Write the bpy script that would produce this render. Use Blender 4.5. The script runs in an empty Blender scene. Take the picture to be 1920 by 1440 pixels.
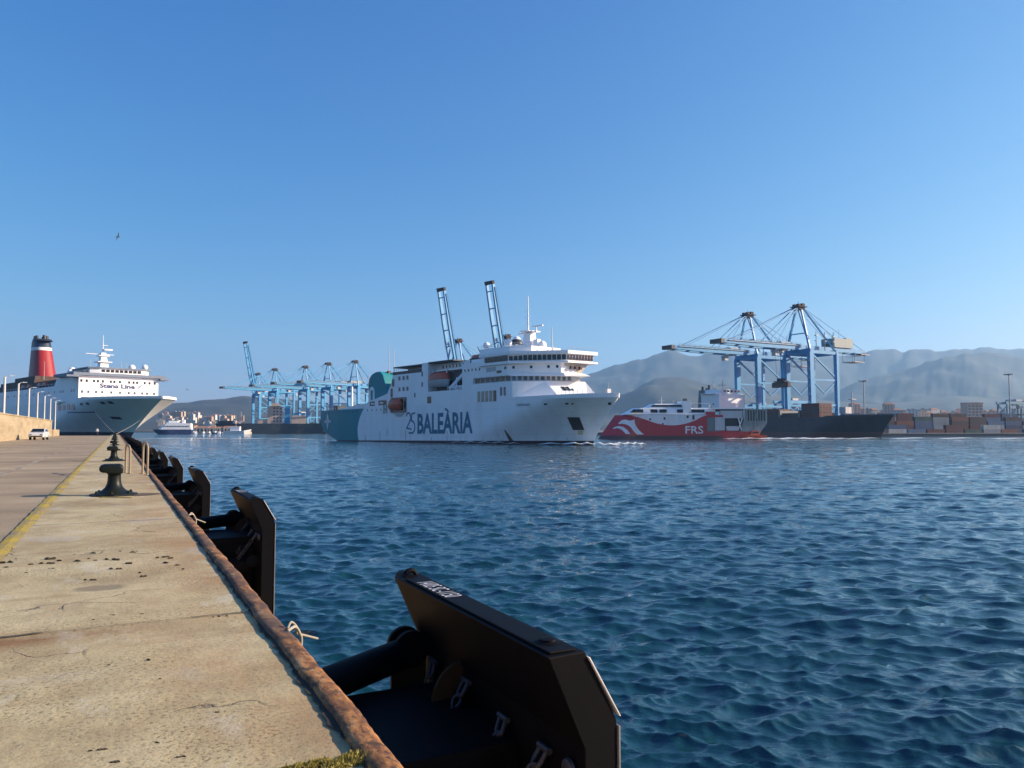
import bpy, bmesh, math, random
import numpy as np
from mathutils import Vector, Matrix
from mathutils.bvhtree import BVHTree
R = math.radians
rnd = random.Random(7)
scene = bpy.context.scene
COL = scene.collection

# ------------------------------------------------------------------ camera, sky, sun
PSI = R(27.2)                 # the camera looks 27.2 deg to the right of the quay line (+Y)
cam_d = bpy.data.cameras.new('camera')
cam_d.sensor_width = 36.0
cam_d.lens = 36.0 * 1443 / 1920
cam_d.clip_start = 0.05
cam_d.clip_end = 60000
cam = bpy.data.objects.new('camera', cam_d)
COL.objects.link(cam)
cam.location = (0, 0, 1.3)
cam.rotation_euler = (R(90 + 3.41), 0, -PSI)
scene.camera = cam

SUN_EL, SUN_HEAD = R(22), R(27.2 + 86)      # heading clockwise from +Y
world = bpy.data.worlds.new('World')
scene.world = world
world.use_nodes = True
wn = world.node_tree
sky = wn.nodes.new('ShaderNodeTexSky')
sky.sky_type = 'NISHITA'
sky.sun_disc = False
sky.sun_elevation = SUN_EL
sky.sun_rotation = SUN_HEAD
sky.altitude = 0
sky.air_density = 1.05
sky.dust_density = 0.7
sky.ozone_density = 6.0
bg = wn.nodes['Background']
bg.inputs[1].default_value = 0.125
# the photo's sky: deep azure overhead, pale and luminous low down - one power curve per channel on the sky texture
s_sep = wn.nodes.new('ShaderNodeSeparateColor'); s_com = wn.nodes.new('ShaderNodeCombineColor')
wn.links.new(sky.outputs[0], s_sep.inputs[0])
for i_, (k_, g_) in enumerate(((0.37, 1.78), (0.605, 1.12), (1.17, 0.68))):
    s_p = wn.nodes.new('ShaderNodeMath'); s_p.operation = 'POWER'; s_p.inputs[1].default_value = g_
    s_m = wn.nodes.new('ShaderNodeMath'); s_m.operation = 'MULTIPLY'; s_m.inputs[1].default_value = k_
    wn.links.new(s_sep.outputs[i_], s_p.inputs[0]); wn.links.new(s_p.outputs[0], s_m.inputs[0]); wn.links.new(s_m.outputs[0], s_com.inputs[i_])
wn.links.new(s_com.outputs[0], bg.inputs[0])
sun_d = bpy.data.lights.new('sun', 'SUN')
sun_d.energy = 5.0
sun_d.angle = R(0.5)
sun_d.color = (1.0, 0.84, 0.62)
sun = bpy.data.objects.new('sun', sun_d)
COL.objects.link(sun)
sdir = Vector((math.sin(SUN_HEAD) * math.cos(SUN_EL), math.cos(SUN_HEAD) * math.cos(SUN_EL), math.sin(SUN_EL)))
sun.rotation_euler = sdir.to_track_quat('Z', 'Y').to_euler()
scene.view_settings.view_transform = 'Standard'
scene.view_settings.look = 'None'
scene.view_settings.exposure = 0.9
scene.view_settings.gamma = 1.0
scene.cycles.max_bounces = 6
scene.cycles.volume_bounces = 2
scene.cycles.caustics_reflective = False
scene.cycles.caustics_refractive = False

CP, SP = math.cos(PSI), math.sin(PSI)
WZ = -2.7                     # the water level, quay top is z = 0
def W(xc, zc, z=0.0):         # ground point: metres right of and ahead of the camera heading -> world
    return Vector((xc * CP + zc * SP, -xc * SP + zc * CP, z))
def heading(dx, dz):          # rotation so that local +X points along that heading
    return math.atan2(dz, dx) - PSI

# ------------------------------------------------------------------ tagging
def tag(o, label=None, cat=None, group=None, kind=None):
    if label: o['label'] = label
    if cat: o['category'] = cat
    if group: o['group'] = group
    if kind: o['kind'] = kind
    return o
def thing(name, label, cat, loc=(0, 0, 0), rz=0.0, group=None):
    o = bpy.data.objects.new(name, None)
    o.empty_display_size = 0.2
    COL.objects.link(o)
    o.location = loc
    o.rotation_euler = (0, 0, rz)
    return tag(o, label, cat, group)
def copy_tree(o, parent=None):
    c = o.copy()
    COL.objects.link(c)
    c.parent = parent
    for ch in list(o.children):
        copy_tree(ch, c)
    return c

# ------------------------------------------------------------------ mesh builder
def smooth_pts(p, k=5):
    p = [Vector(q) for q in p]; out = []
    for i in range(len(p) - 1):
        a, b, c, d = p[max(i - 1, 0)], p[i], p[i + 1], p[min(i + 2, len(p) - 1)]
        for j in range(k):
            t = j / k
            out.append(.5 * ((2 * b) + (c - a) * t + (2 * a - 5 * b + 4 * c - d) * t * t + (3 * b - a - 3 * c + d) * t ** 3))
    out.append(p[-1]); return out
class MB:
    def __init__(s):
        s.v, s.f, s.m = [], [], []
    def add(s, vs, fs, mi=0):
        n = len(s.v)
        s.v += [tuple(p) for p in vs]
        s.f += [tuple(n + i for i in f) for f in fs]
        s.m += [mi] * len(fs)
        return s
    def box(s, c, d, rz=0.0, mi=0):
        x, y, z = d[0] / 2, d[1] / 2, d[2] / 2
        ca, sa = math.cos(rz), math.sin(rz)
        vs = []
        for k in (-z, z):
            for (i, j) in ((-x, -y), (x, -y), (x, y), (-x, y)):
                vs.append((c[0] + i * ca - j * sa, c[1] + i * sa + j * ca, c[2] + k))
        return s.add(vs, [(3, 2, 1, 0), (4, 5, 6, 7), (0, 1, 5, 4), (1, 2, 6, 5), (2, 3, 7, 6), (3, 0, 4, 7)], mi)
    def bb(s, x0, x1, y0, y1, z0, z1, mi=0):
        return s.box(((x0 + x1) / 2, (y0 + y1) / 2, (z0 + z1) / 2), (abs(x1 - x0), abs(y1 - y0), abs(z1 - z0)), 0, mi)
    def beam(s, a, b, w, h=None, w2=None, h2=None, mi=0):
        a, b = Vector(a), Vector(b)
        h = w if h is None else h
        w2 = w if w2 is None else w2
        h2 = h if h2 is None else h2
        d = (b - a).normalized()
        up = Vector((0, 0, 1)) if abs(d.z) < 0.95 else Vector((0, 1, 0))
        sd = d.cross(up).normalized()
        up = sd.cross(d).normalized()
        vs = []
        for p, ww, hh in ((a, w, h), (b, w2, h2)):
            for i, j in ((-1, -1), (1, -1), (1, 1), (-1, 1)):
                vs.append(p + sd * (i * ww / 2) + up * (j * hh / 2))
        return s.add(vs, [(3, 2, 1, 0), (4, 5, 6, 7), (0, 1, 5, 4), (1, 2, 6, 5), (2, 3, 7, 6), (3, 0, 4, 7)], mi)
    def tube(s, a, b, r, r2=None, n=10, mi=0, cap=True):
        return s.path([a, b], [r, r if r2 is None else r2], n, mi, cap)
    def path(s, pts, rad, n=8, mi=0, cap=True):
        pts = [Vector(p) for p in pts]
        if not isinstance(rad, (list, tuple)): rad = [rad] * len(pts)
        vs, fs = [], []
        prev = None
        for i, p in enumerate(pts):
            d = (pts[min(i + 1, len(pts) - 1)] - pts[max(i - 1, 0)]).normalized()
            if prev is None:
                up = Vector((0, 0, 1)) if abs(d.z) < 0.9 else Vector((1, 0, 0))
                sd = d.cross(up).normalized()
            else:
                sd = (prev - d * prev.dot(d)).normalized()
            prev = sd
            up = sd.cross(d)
            for k in range(n):
                t = 2 * math.pi * k / n
                vs.append(p + sd * (math.cos(t) * rad[i]) + up * (math.sin(t) * rad[i]))
        for i in range(len(pts) - 1):
            for k in range(n):
                k2 = (k + 1) % n
                fs.append((i * n + k, i * n + k2, (i + 1) * n + k2, (i + 1) * n + k))
        if cap:
            fs.append(tuple(range(n - 1, -1, -1)))
            fs.append(tuple((len(pts) - 1) * n + k for k in range(n)))
        return s.add(vs, fs, mi)
    def lathe(s, c, prof, n=24, axis='z', mi=0, sx=1.0, sy=1.0):
        vs, fs = [], []
        for (r, h) in prof:
            for k in range(n):
                t = 2 * math.pi * k / n
                p = (r * math.cos(t) * sx, r * math.sin(t) * sy, h)
                if axis == 'x': p = (p[2], p[0], p[1])
                if axis == 'y': p = (p[1], p[2], p[0])
                vs.append((c[0] + p[0], c[1] + p[1], c[2] + p[2]))
        m = len(prof)
        for i in range(m - 1):
            for k in range(n):
                k2 = (k + 1) % n
                fs.append((i * n + k, i * n + k2, (i + 1) * n + k2, (i + 1) * n + k))
        fs.append(tuple(range(n - 1, -1, -1)))
        fs.append(tuple((m - 1) * n + k for k in range(n)))
        return s.add(vs, fs, mi)
    def prism(s, bot, top, mi=0):          # two matching 3-D rings
        n = len(bot)
        fs = [(i, (i + 1) % n, n + (i + 1) % n, n + i) for i in range(n)]
        fs.append(tuple(range(n - 1, -1, -1)))
        fs.append(tuple(range(n, 2 * n)))
        return s.add(list(bot) + list(top), fs, mi)
    def plan(s, pts, z0, z1, mi=0):        # plan polygon extruded up
        return s.prism([(p[0], p[1], z0) for p in pts], [(p[0], p[1], z1) for p in pts], mi)
    def side(s, pts, y0, y1, mi=0):        # side polygon (x, z) extruded across
        return s.prism([(p[0], y0, p[1]) for p in pts], [(p[0], y1, p[1]) for p in pts], mi)
    def build(s, name, mats, parent=None, smooth=False, bevel=0, auto=None):
        me = bpy.data.meshes.new(name)
        me.from_pydata(s.v, [], s.f)
        if not isinstance(mats, (list, tuple)): mats = [mats]
        for m in mats: me.materials.append(m)
        me.polygons.foreach_set('material_index', s.m)
        bm = bmesh.new()
        bm.from_mesh(me)
        bmesh.ops.recalc_face_normals(bm, faces=bm.faces)
        bm.to_mesh(me)
        bm.free()
        if smooth or auto:
            me.polygons.foreach_set('use_smooth', [True] * len(me.polygons))
            if auto:
                me.set_sharp_from_angle(angle=R(auto))
        me.update()
        o = bpy.data.objects.new(name, me)
        COL.objects.link(o)
        if parent: o.parent = parent
        if bevel:
            b = o.modifiers.new('bevel', 'BEVEL')
            b.width = bevel; b.segments = 2; b.limit_method = 'ANGLE'
        return o

# ------------------------------------------------------------------ materials
class NT:
    def __init__(s, name):
        s.mat = bpy.data.materials.new(name)
        s.mat.use_nodes = True
        s.t = s.mat.node_tree
        s.b = s.t.nodes['Principled BSDF']
        s.out = s.t.nodes['Material Output']
    def n(s, typ, **kw):
        nd = s.t.nodes.new(typ)
        for k, v in kw.items(): setattr(nd, k, v)
        return nd
    def l(s, a, b): s.t.links.new(a, b)
    def co(s, kind='Object', scale=(1, 1, 1)):
        tc = s.n('ShaderNodeTexCoord')
        mp = s.n('ShaderNodeMapping')
        mp.inputs['Scale'].default_value = scale
        s.l(tc.outputs[kind], mp.inputs[0])
        return mp.outputs[0]
    def noise(s, vec, scale, detail=4, rough=0.55):
        nz = s.n('ShaderNodeTexNoise')
        nz.inputs['Scale'].default_value = scale
        nz.inputs['Detail'].default_value = detail
        nz.inputs['Roughness'].default_value = rough
        if vec is not None: s.l(vec, nz.inputs['Vector'])
        return nz.outputs[0]
    def ramp(s, fac, stops):
        r = s.n('ShaderNodeValToRGB')
        while len(r.color_ramp.elements) < len(stops): r.color_ramp.elements.new(0.5)
        for e, (p, c) in zip(r.color_ramp.elements, stops):
            e.position = p
            e.color = c if len(c) == 4 else (*c, 1)
        s.l(fac, r.inputs[0])
        return r.outputs[0]
    def mix(s, fac, a, b, mode='MIX'):
        m = s.n('ShaderNodeMix', data_type='RGBA', blend_type=mode)
        for sock, v in ((m.inputs[0], fac), (m.inputs[6], a), (m.inputs[7], b)):
            if isinstance(v, (int, float)): sock.default_value = v
            elif isinstance(v, (tuple, list)): sock.default_value = (*v, 1) if len(v) == 3 else v
            else: s.l(v, sock)
        return m.outputs[2]
    def math(s, op, a, b=None, c=None, clamp=False):
        m = s.n('ShaderNodeMath', operation=op, use_clamp=clamp)
        for i, v in enumerate((a, b, c)):
            if v is None: continue
            if isinstance(v, (int, float)): m.inputs[i].default_value = v
            else: s.l(v, m.inputs[i])
        return m.outputs[0]
    def bump(s, h, strength=0.3, dist=0.01):
        b = s.n('ShaderNodeBump')
        b.inputs['Strength'].default_value = strength
        b.inputs['Distance'].default_value = dist
        s.l(h, b.inputs['Height'])
        s.l(b.outputs[0], s.b.inputs['Normal'])
        return b
    def col(s, c):
        if isinstance(c, (tuple, list)): s.b.inputs['Base Color'].default_value = (*c, 1)
        else: s.l(c, s.b.inputs['Base Color'])
    def set(s, rough=0.5, metal=0.0, spec=None):
        s.b.inputs['Roughness'].default_value = rough
        s.b.inputs['Metallic'].default_value = metal
        if spec is not None: s.b.inputs['Specular IOR Level'].default_value = spec

_mats = {}
def paint(name, c, rough=0.5, metal=0.0, var=0.18, scale=0.6, streak=True, dirt=(0.25, 0.2, 0.15), da=0.15):
    if name in _mats: return _mats[name]
    t = NT(name)
    v = t.co('Object', (1, 1, 0.12 if streak else 1))
    n1 = t.noise(v, scale, 5, 0.6)
    n2 = t.noise(t.co('Object'), scale * 0.23, 3)
    f = t.ramp(n1, [(0.35, (1 - var,) * 3), (0.65, (1, 1, 1))])
    base = t.mix(1.0, c, f, 'MULTIPLY')
    msk = t.ramp(n2, [(0.5, (0, 0, 0)), (0.75, (da, da, da))])
    t.col(t.mix(msk, base, dirt))
    t.set(rough, metal)
    _mats[name] = t.mat
    return t.mat
WHITE = paint('white_ship_paint', (0.88, 0.88, 0.88), 0.4, var=0.06, scale=0.35, da=0.1)
GREYW = paint('grey_white_paint', (0.5, 0.52, 0.54), 0.5)
NAVY = paint('navy_paint', (0.02, 0.04, 0.13), 0.45)
DARK = paint('dark_steel', (0.03, 0.033, 0.038), 0.5)
GLASS = paint('dark_window_glass', (0.012, 0.018, 0.026), 0.12, var=0.4, scale=0.5, streak=False, da=0)
GLASS2 = paint('light_window_glass', (0.10, 0.13, 0.16), 0.15, var=0.5, scale=0.4, streak=False, da=0)
ORANGE = paint('orange_paint', (0.55, 0.09, 0.03), 0.4)
REDP = paint('red_hull_paint', (0.42, 0.022, 0.03), 0.4, var=0.12)
TEAL = paint('teal_paint', (0.003, 0.24, 0.28), 0.6, var=0.15)
CRANE = paint('crane_blue_paint', (0.025, 0.29, 0.58), 0.5, var=0.2, scale=0.2, da=0.05)
CRANE_D = paint('apex_brown_paint', (0.03, 0.013, 0.016), 0.8)
CREAM = paint('cream_paint', (0.55, 0.5, 0.4), 0.6)
BLACKHULL = paint('black_hull_paint', (0.018, 0.024, 0.032), 0.45, var=0.2)
BOOT = paint('boot_top_paint', (0.08, 0.02, 0.025), 0.6)
MESHG = paint('grey_green_steel', (0.17, 0.20, 0.20), 0.6)
YEL = paint('yellow_paint', (0.55, 0.4, 0.05), 0.6)
GALV = paint('galvanised_steel', (0.35, 0.36, 0.36), 0.45, 0.6, scale=3, streak=False)
TXTBLUE = paint('letter_blue_paint', (0.010, 0.15, 0.26), 0.5, da=0)
TXTWHITE = paint('letter_white_paint', (0.78, 0.78, 0.8), 0.5, da=0)
ROPE = paint('rope_fibre', (0.38, 0.34, 0.27), 0.9, scale=30, streak=False)

# ------------------------------------------------------------------ lettering
_ones = ['', 'first', 'second', 'third', 'fourth', 'fifth', 'sixth', 'seventh', 'eighth', 'ninth', 'tenth', 'eleventh', 'twelfth', 'thirteenth', 'fourteenth', 'fifteenth', 'sixteenth', 'seventeenth', 'eighteenth', 'nineteenth']
_tens = {2: ('twenty', 'twentieth'), 3: ('thirty', 'thirtieth'), 4: ('forty', 'fortieth'), 5: ('fifty', 'fiftieth'), 6: ('sixty', 'sixtieth'), 7: ('seventy', 'seventieth')}
def nth(n):
    if n < 20: return _ones[n]
    a, b = divmod(n, 10)
    return _tens[a][1] if b == 0 else _tens[a][0] + ' ' + _ones[b]
def text_mesh(body, bold=0.0, sx=1.0, shear=0.0, res=3):
    cu = bpy.data.curves.new('letters', 'FONT')
    cu.body = body
    cu.size = 1.0
    cu.offset = bold
    cu.resolution_u = res
    cu.shear = shear
    o = bpy.data.objects.new('letters', cu)
    COL.objects.link(o)
    bpy.context.view_layer.update()
    me = bpy.data.meshes.new_from_object(o)
    vs = [(v.co.x * sx, v.co.y) for v in me.vertices]
    fs = [tuple(p.vertices) for p in me.polygons]
    bpy.data.objects.remove(o)
    bpy.data.curves.remove(cu)
    bpy.data.meshes.remove(me)
    x0 = min(v[0] for v in vs); x1 = max(v[0] for v in vs)
    y0 = min(v[1] for v in vs); y1 = max(v[1] for v in vs)
    return [((v[0] - x0) / (x1 - x0), (v[1] - y0) / (y1 - y0)) for v in vs], fs
def letters(name, body, mat, parent, fn, bold=0.02, shear=0.0):
    """fn maps (u, v) in the unit box of the text to a 3-D point"""
    vs, fs = text_mesh(body, bold, shear=shear)
    return flat(name, [fn(u, v) for u, v in vs], fs, mat, parent)
def flat(name, vs, fs, mat, parent):
    me = bpy.data.meshes.new(name)
    me.from_pydata([tuple(v) for v in vs], [], fs)
    me.materials.append(mat)
    me.update()
    o = bpy.data.objects.new(name, me)
    COL.objects.link(o)
    if parent: o.parent = parent
    return o
def bvh_of(*objs):
    vs, fs = [], []
    for o in objs:
        n = len(vs)
        vs += [tuple(v.co) for v in o.data.vertices]
        fs += [tuple(n + i for i in p.vertices) for p in o.data.polygons]
    return BVHTree.FromPolygons(vs, fs)
def on_side(bvh, x, z, off=0.07, y0=-60, sgn=1):
    h = bvh.ray_cast(Vector((x, y0, z)), Vector((0, sgn, 0)))
    if h[0] is None: return Vector((x, -10 * sgn, z))
    n = h[1]
    if n.y * sgn > 0: n = -n
    return h[0] + n * off
def decal(name, polys, mat, parent, bvh, off=0.07, sub=4):
    """2-D (x, z) quads subdivided and laid on the hull side"""
    vs, fs = [], []
    for q in polys:
        n0 = len(vs)
        if len(q) == 4:
            for i in range(sub + 1):
                for j in range(sub + 1):
                    a, b = i / sub, j / sub
                    x = (q[0][0] * (1 - a) + q[1][0] * a) * (1 - b) + (q[3][0] * (1 - a) + q[2][0] * a) * b
                    z = (q[0][1] * (1 - a) + q[1][1] * a) * (1 - b) + (q[3][1] * (1 - a) + q[2][1] * a) * b
                    vs.append(on_side(bvh, x, z, off))
            for i in range(sub):
                for j in range(sub):
                    k = n0 + i * (sub + 1) + j
                    fs.append((k, k + sub + 1, k + sub + 2, k + 1))
        else:
            for x, z in q: vs.append(on_side(bvh, x, z, off))
            fs.append(tuple(range(n0, n0 + len(q))))
    return flat(name, vs, fs, mat, parent)
def hull_mesh(xa, xs, xt, nn, hb, zl, nx=70, aft=None, mi_of=None):
    """loft: xa(z) stern, xs(z) stem, xt(z) start of the bow taper, nn(z) taper power, hb half beam, zl levels"""
    m = MB()
    vs, fs = [], []
    us = [1 - (1 - i / nx) ** 1.6 for i in range(nx + 1)]
    def half(x, z):
        a, b = xt(z), xs(z)
        h = hb
        if x > a: h = hb * max(0.0, 1 - min(1.0, (x - a) / (b - a)) ** nn(z))
        if aft: h *= aft(x, z)
        return h
    for sg in (-1, 1):
        for z in zl:
            for u in us:
                x = xa(z) + u * (xs(z) - xa(z))
                vs.append((x, sg * half(x, z), z))
    N, M = len(us), len(zl)
    for k in range(2):
        o = k * N * M
        for j in range(M - 1):
            for i in range(N - 1):
                fs.append((o + j * N + i, o + j * N + i + 1, o + (j + 1) * N + i + 1, o + (j + 1) * N + i))
    for j in range(M - 1):                 # transom
        fs.append((j * N, (j + 1) * N, N * M + (j + 1) * N, N * M + j * N))
    for i in range(N - 1):                 # deck and bottom
        t = (M - 1) * N
        fs.append((t + i, t + i + 1, N * M + t + i + 1, N * M + t + i))
        fs.append((i, i + 1, N * M + i + 1, N * M + i))
    m.add(vs, fs)
    return m, half
def weld(o, d=0.001):
    bm = bmesh.new(); bm.from_mesh(o.data)
    bmesh.ops.remove_doubles(bm, verts=bm.verts, dist=d)
    bmesh.ops.recalc_face_normals(bm, faces=bm.faces)
    bm.to_mesh(o.data); bm.free()

# ------------------------------------------------------------------ water
def make_water():
    H = 4.0
    nang, a0, a1 = 1050, R(-40), R(41)           # fine sector in front, relative to the camera heading
    angs = list(np.linspace(a0, a1, nang))
    rest = list(np.linspace(a1, a0 + 2 * math.pi, 120)[1:-1])
    ang = np.array(angs + rest)
    rr = [0.4]
    while rr[-1] < 45000:
        r = rr[-1]
        rr.append(r + max(0.028, r * (0.0045 if r < 120 else 0.0062)) if r < 600 else r * 1.03)
    rr = np.array(rr)
    A, Rr = np.meshgrid(ang, rr)
    hd = A + PSI
    X = np.sin(hd) * Rr
    Y = np.cos(hd) * Rr
    cell = np.maximum(0.028, Rr * np.where(Rr < 120, 0.0045, 0.0062))
    cell = np.where(Rr >= 600, Rr * 0.03, cell)
    rs = np.random.RandomState(5)
    N = 104
    lam = np.exp(np.linspace(math.log(0.17), math.log(9.0), N))
    main = math.pi / 2 - (PSI + R(188))          # waves run towards the quay/camera
    Zs = np.zeros_like(X); DX = np.zeros_like(X); DY = np.zeros_like(X)
    near = Rr < 500
    lost = np.zeros_like(X)
    tot = 0
    for i in range(N):
        k = 2 * math.pi / lam[i]
        spread = 0.62 if lam[i] < 1.2 else 0.45
        th = main + rs.normal(0, spread)
        st = 0.068 if lam[i] < 0.6 else 0.068 * (0.6 / lam[i]) ** 0.95
        if lam[i] < 0.4: st *= 1.2
        a = st / k
        ph = rs.uniform(0, 2 * math.pi)
        w = np.clip((lam[i] / cell - 2.2) / 2.0, 0, 1)
        lost += (1 - w) * st * st / 2
        tot += st * st / 2
        arg = (X * math.cos(th) + Y * math.sin(th)) * k + ph
        w = w * a
        Zs += w * np.cos(arg)
        s = np.sin(arg) * w * 1.1
        DX -= s * math.cos(th); DY -= s * math.sin(th)
    gust = 1 + 0.18 * np.sin(X * 0.021 + 1.3 * np.sin(Y * 0.013)) * np.sin(Y * 0.017 + 2.0)
    Zs *= gust
    lostn = np.sqrt(lost / tot)
    V = np.stack([X + DX, Y + DY, WZ + Zs], axis=-1).reshape(-1, 3).astype(np.float32)
    nr, na = X.shape
    i = np.arange(nr - 1)[:, None]; j = np.arange(na)[None, :]
    j2 = (j + 1) % na
    F = np.stack([i * na + j, i * na + j2, (i + 1) * na + j2, (i + 1) * na + j], axis=-1).reshape(-1, 4)
    me = bpy.data.meshes.new('water')
    me.vertices.add(len(V)); me.vertices.foreach_set('co', V.ravel())
    nf = len(F)
    me.loops.add(nf * 4); me.loops.foreach_set('vertex_index', F.ravel().astype(np.int32))
    me.polygons.add(nf)
    me.polygons.foreach_set('loop_start', np.arange(0, nf * 4, 4, dtype=np.int32))
    me.polygons.foreach_set('use_smooth', np.ones(nf, dtype=bool))
    at = me.attributes.new('chop', 'FLOAT', 'POINT')
    at.data.foreach_set('value', lostn.reshape(-1).astype(np.float32))
    me.update(calc_edges=True)
    me.validate()
    o = bpy.data.objects.new('water', me)
    COL.objects.link(o)
    t = NT('sea_water')
    # ripples finer than the mesh can hold tilt the normal
    tc = t.n('ShaderNodeTexCoord')
    rot = t.n('ShaderNodeMapping', vector_type='POINT')
    rot.inputs['Rotation'].default_value = (0, 0, -main)
    t.l(tc.outputs['Object'], rot.inputs[0])
    st = t.n('ShaderNodeMapping'); st.inputs['Scale'].default_value = (1.0, 0.36, 1)
    t.l(rot.outputs[0], st.inputs[0])
    def tilt(scale, amt, detail):
        nz = t.n('ShaderNodeTexNoise'); nz.inputs['Scale'].default_value = scale
        nz.inputs['Detail'].default_value = detail
        t.l(st.outputs[0], nz.inputs['Vector'])
        sub = t.n('ShaderNodeVectorMath', operation='SUBTRACT')
        t.l(nz.outputs['Color'], sub.inputs[0]); sub.inputs[1].default_value = (0.5, 0.5, 0.5)
        mul = t.n('ShaderNodeVectorMath', operation='MULTIPLY')
        t.l(sub.outputs[0], mul.inputs[0])
        if isinstance(amt, (int, float)): mul.inputs[1].default_value = (amt, amt * 0.8, 0)
        else:
            cx = t.n('ShaderNodeCombineXYZ'); t.l(amt, cx.inputs[0]); t.l(t.math('MULTIPLY', amt, 0.8), cx.inputs[1])
            t.l(cx.outputs[0], mul.inputs[1])
        return mul.outputs[0]
    at = t.n('ShaderNodeAttribute', attribute_name='chop')
    big = t.noise(t.co('Object', (0.012, 0.012, 0.012)), 1.0, 3)
    patch = t.ramp(big, [(0.3, (0.75,) * 3), (0.7, (1.15,) * 3)])
    amt = t.math('ADD', t.math('MULTIPLY', t.math('MULTIPLY', at.outputs['Fac'], 1.1), patch), 0.12)
    t1 = tilt(2.4, amt, 3)
    t2 = tilt(8.0, t.math('ADD', 0.10, t.math('MULTIPLY', at.outputs['Fac'], 0.12)), 3)
    ad = t.n('ShaderNodeVectorMath', operation='ADD'); t.l(t1, ad.inputs[0]); t.l(t2, ad.inputs[1])
    geo = t.n('ShaderNodeNewGeometry')
    ad2 = t.n('ShaderNodeVectorMath', operation='ADD'); t.l(geo.outputs['Normal'], ad2.inputs[0]); t.l(ad.outputs[0], ad2.inputs[1])
    nm = t.n('ShaderNodeVectorMath', operation='NORMALIZE'); t.l(ad2.outputs[0], nm.inputs[0])
    # wind ripples as real relief on top
    st2 = t.n('ShaderNodeMapping'); st2.inputs['Scale'].default_value = (1.0, 0.42, 1); t.l(rot.outputs[0], st2.inputs[0])
    r1 = t.noise(st2.outputs[0], 2.6, 6, 0.62)
    r2 = t.noise(st2.outputs[0], 9.0, 3, 0.6)
    ridg = t.math('SUBTRACT', 1.0, t.math('ABSOLUTE', t.math('MULTIPLY', t.math('SUBTRACT', r1, 0.5), 3.2)))
    hh = t.math('ADD', t.math('MULTIPLY', ridg, 0.55), t.math('MULTIPLY', r2, 0.30))
    bp = t.n('ShaderNodeBump'); bp.inputs['Strength'].default_value = 1.0; bp.inputs['Distance'].default_value = 0.028
    t.l(hh, bp.inputs['Height']); t.l(nm.outputs[0], bp.inputs['Normal'])
    t.l(bp.outputs[0], t.b.inputs['Normal'])
    cn = t.noise(t.co('Object', (0.06, 0.06, 0.06)), 1.0, 3)
    t.col(t.mix(cn, (0.002, 0.028, 0.042), (0.004, 0.040, 0.048)))
    t.set(0.03)
    t.b.inputs['IOR'].default_value = 1.68
    me.materials.append(t.mat)
    return tag(o, kind='structure')
make_water()

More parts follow.
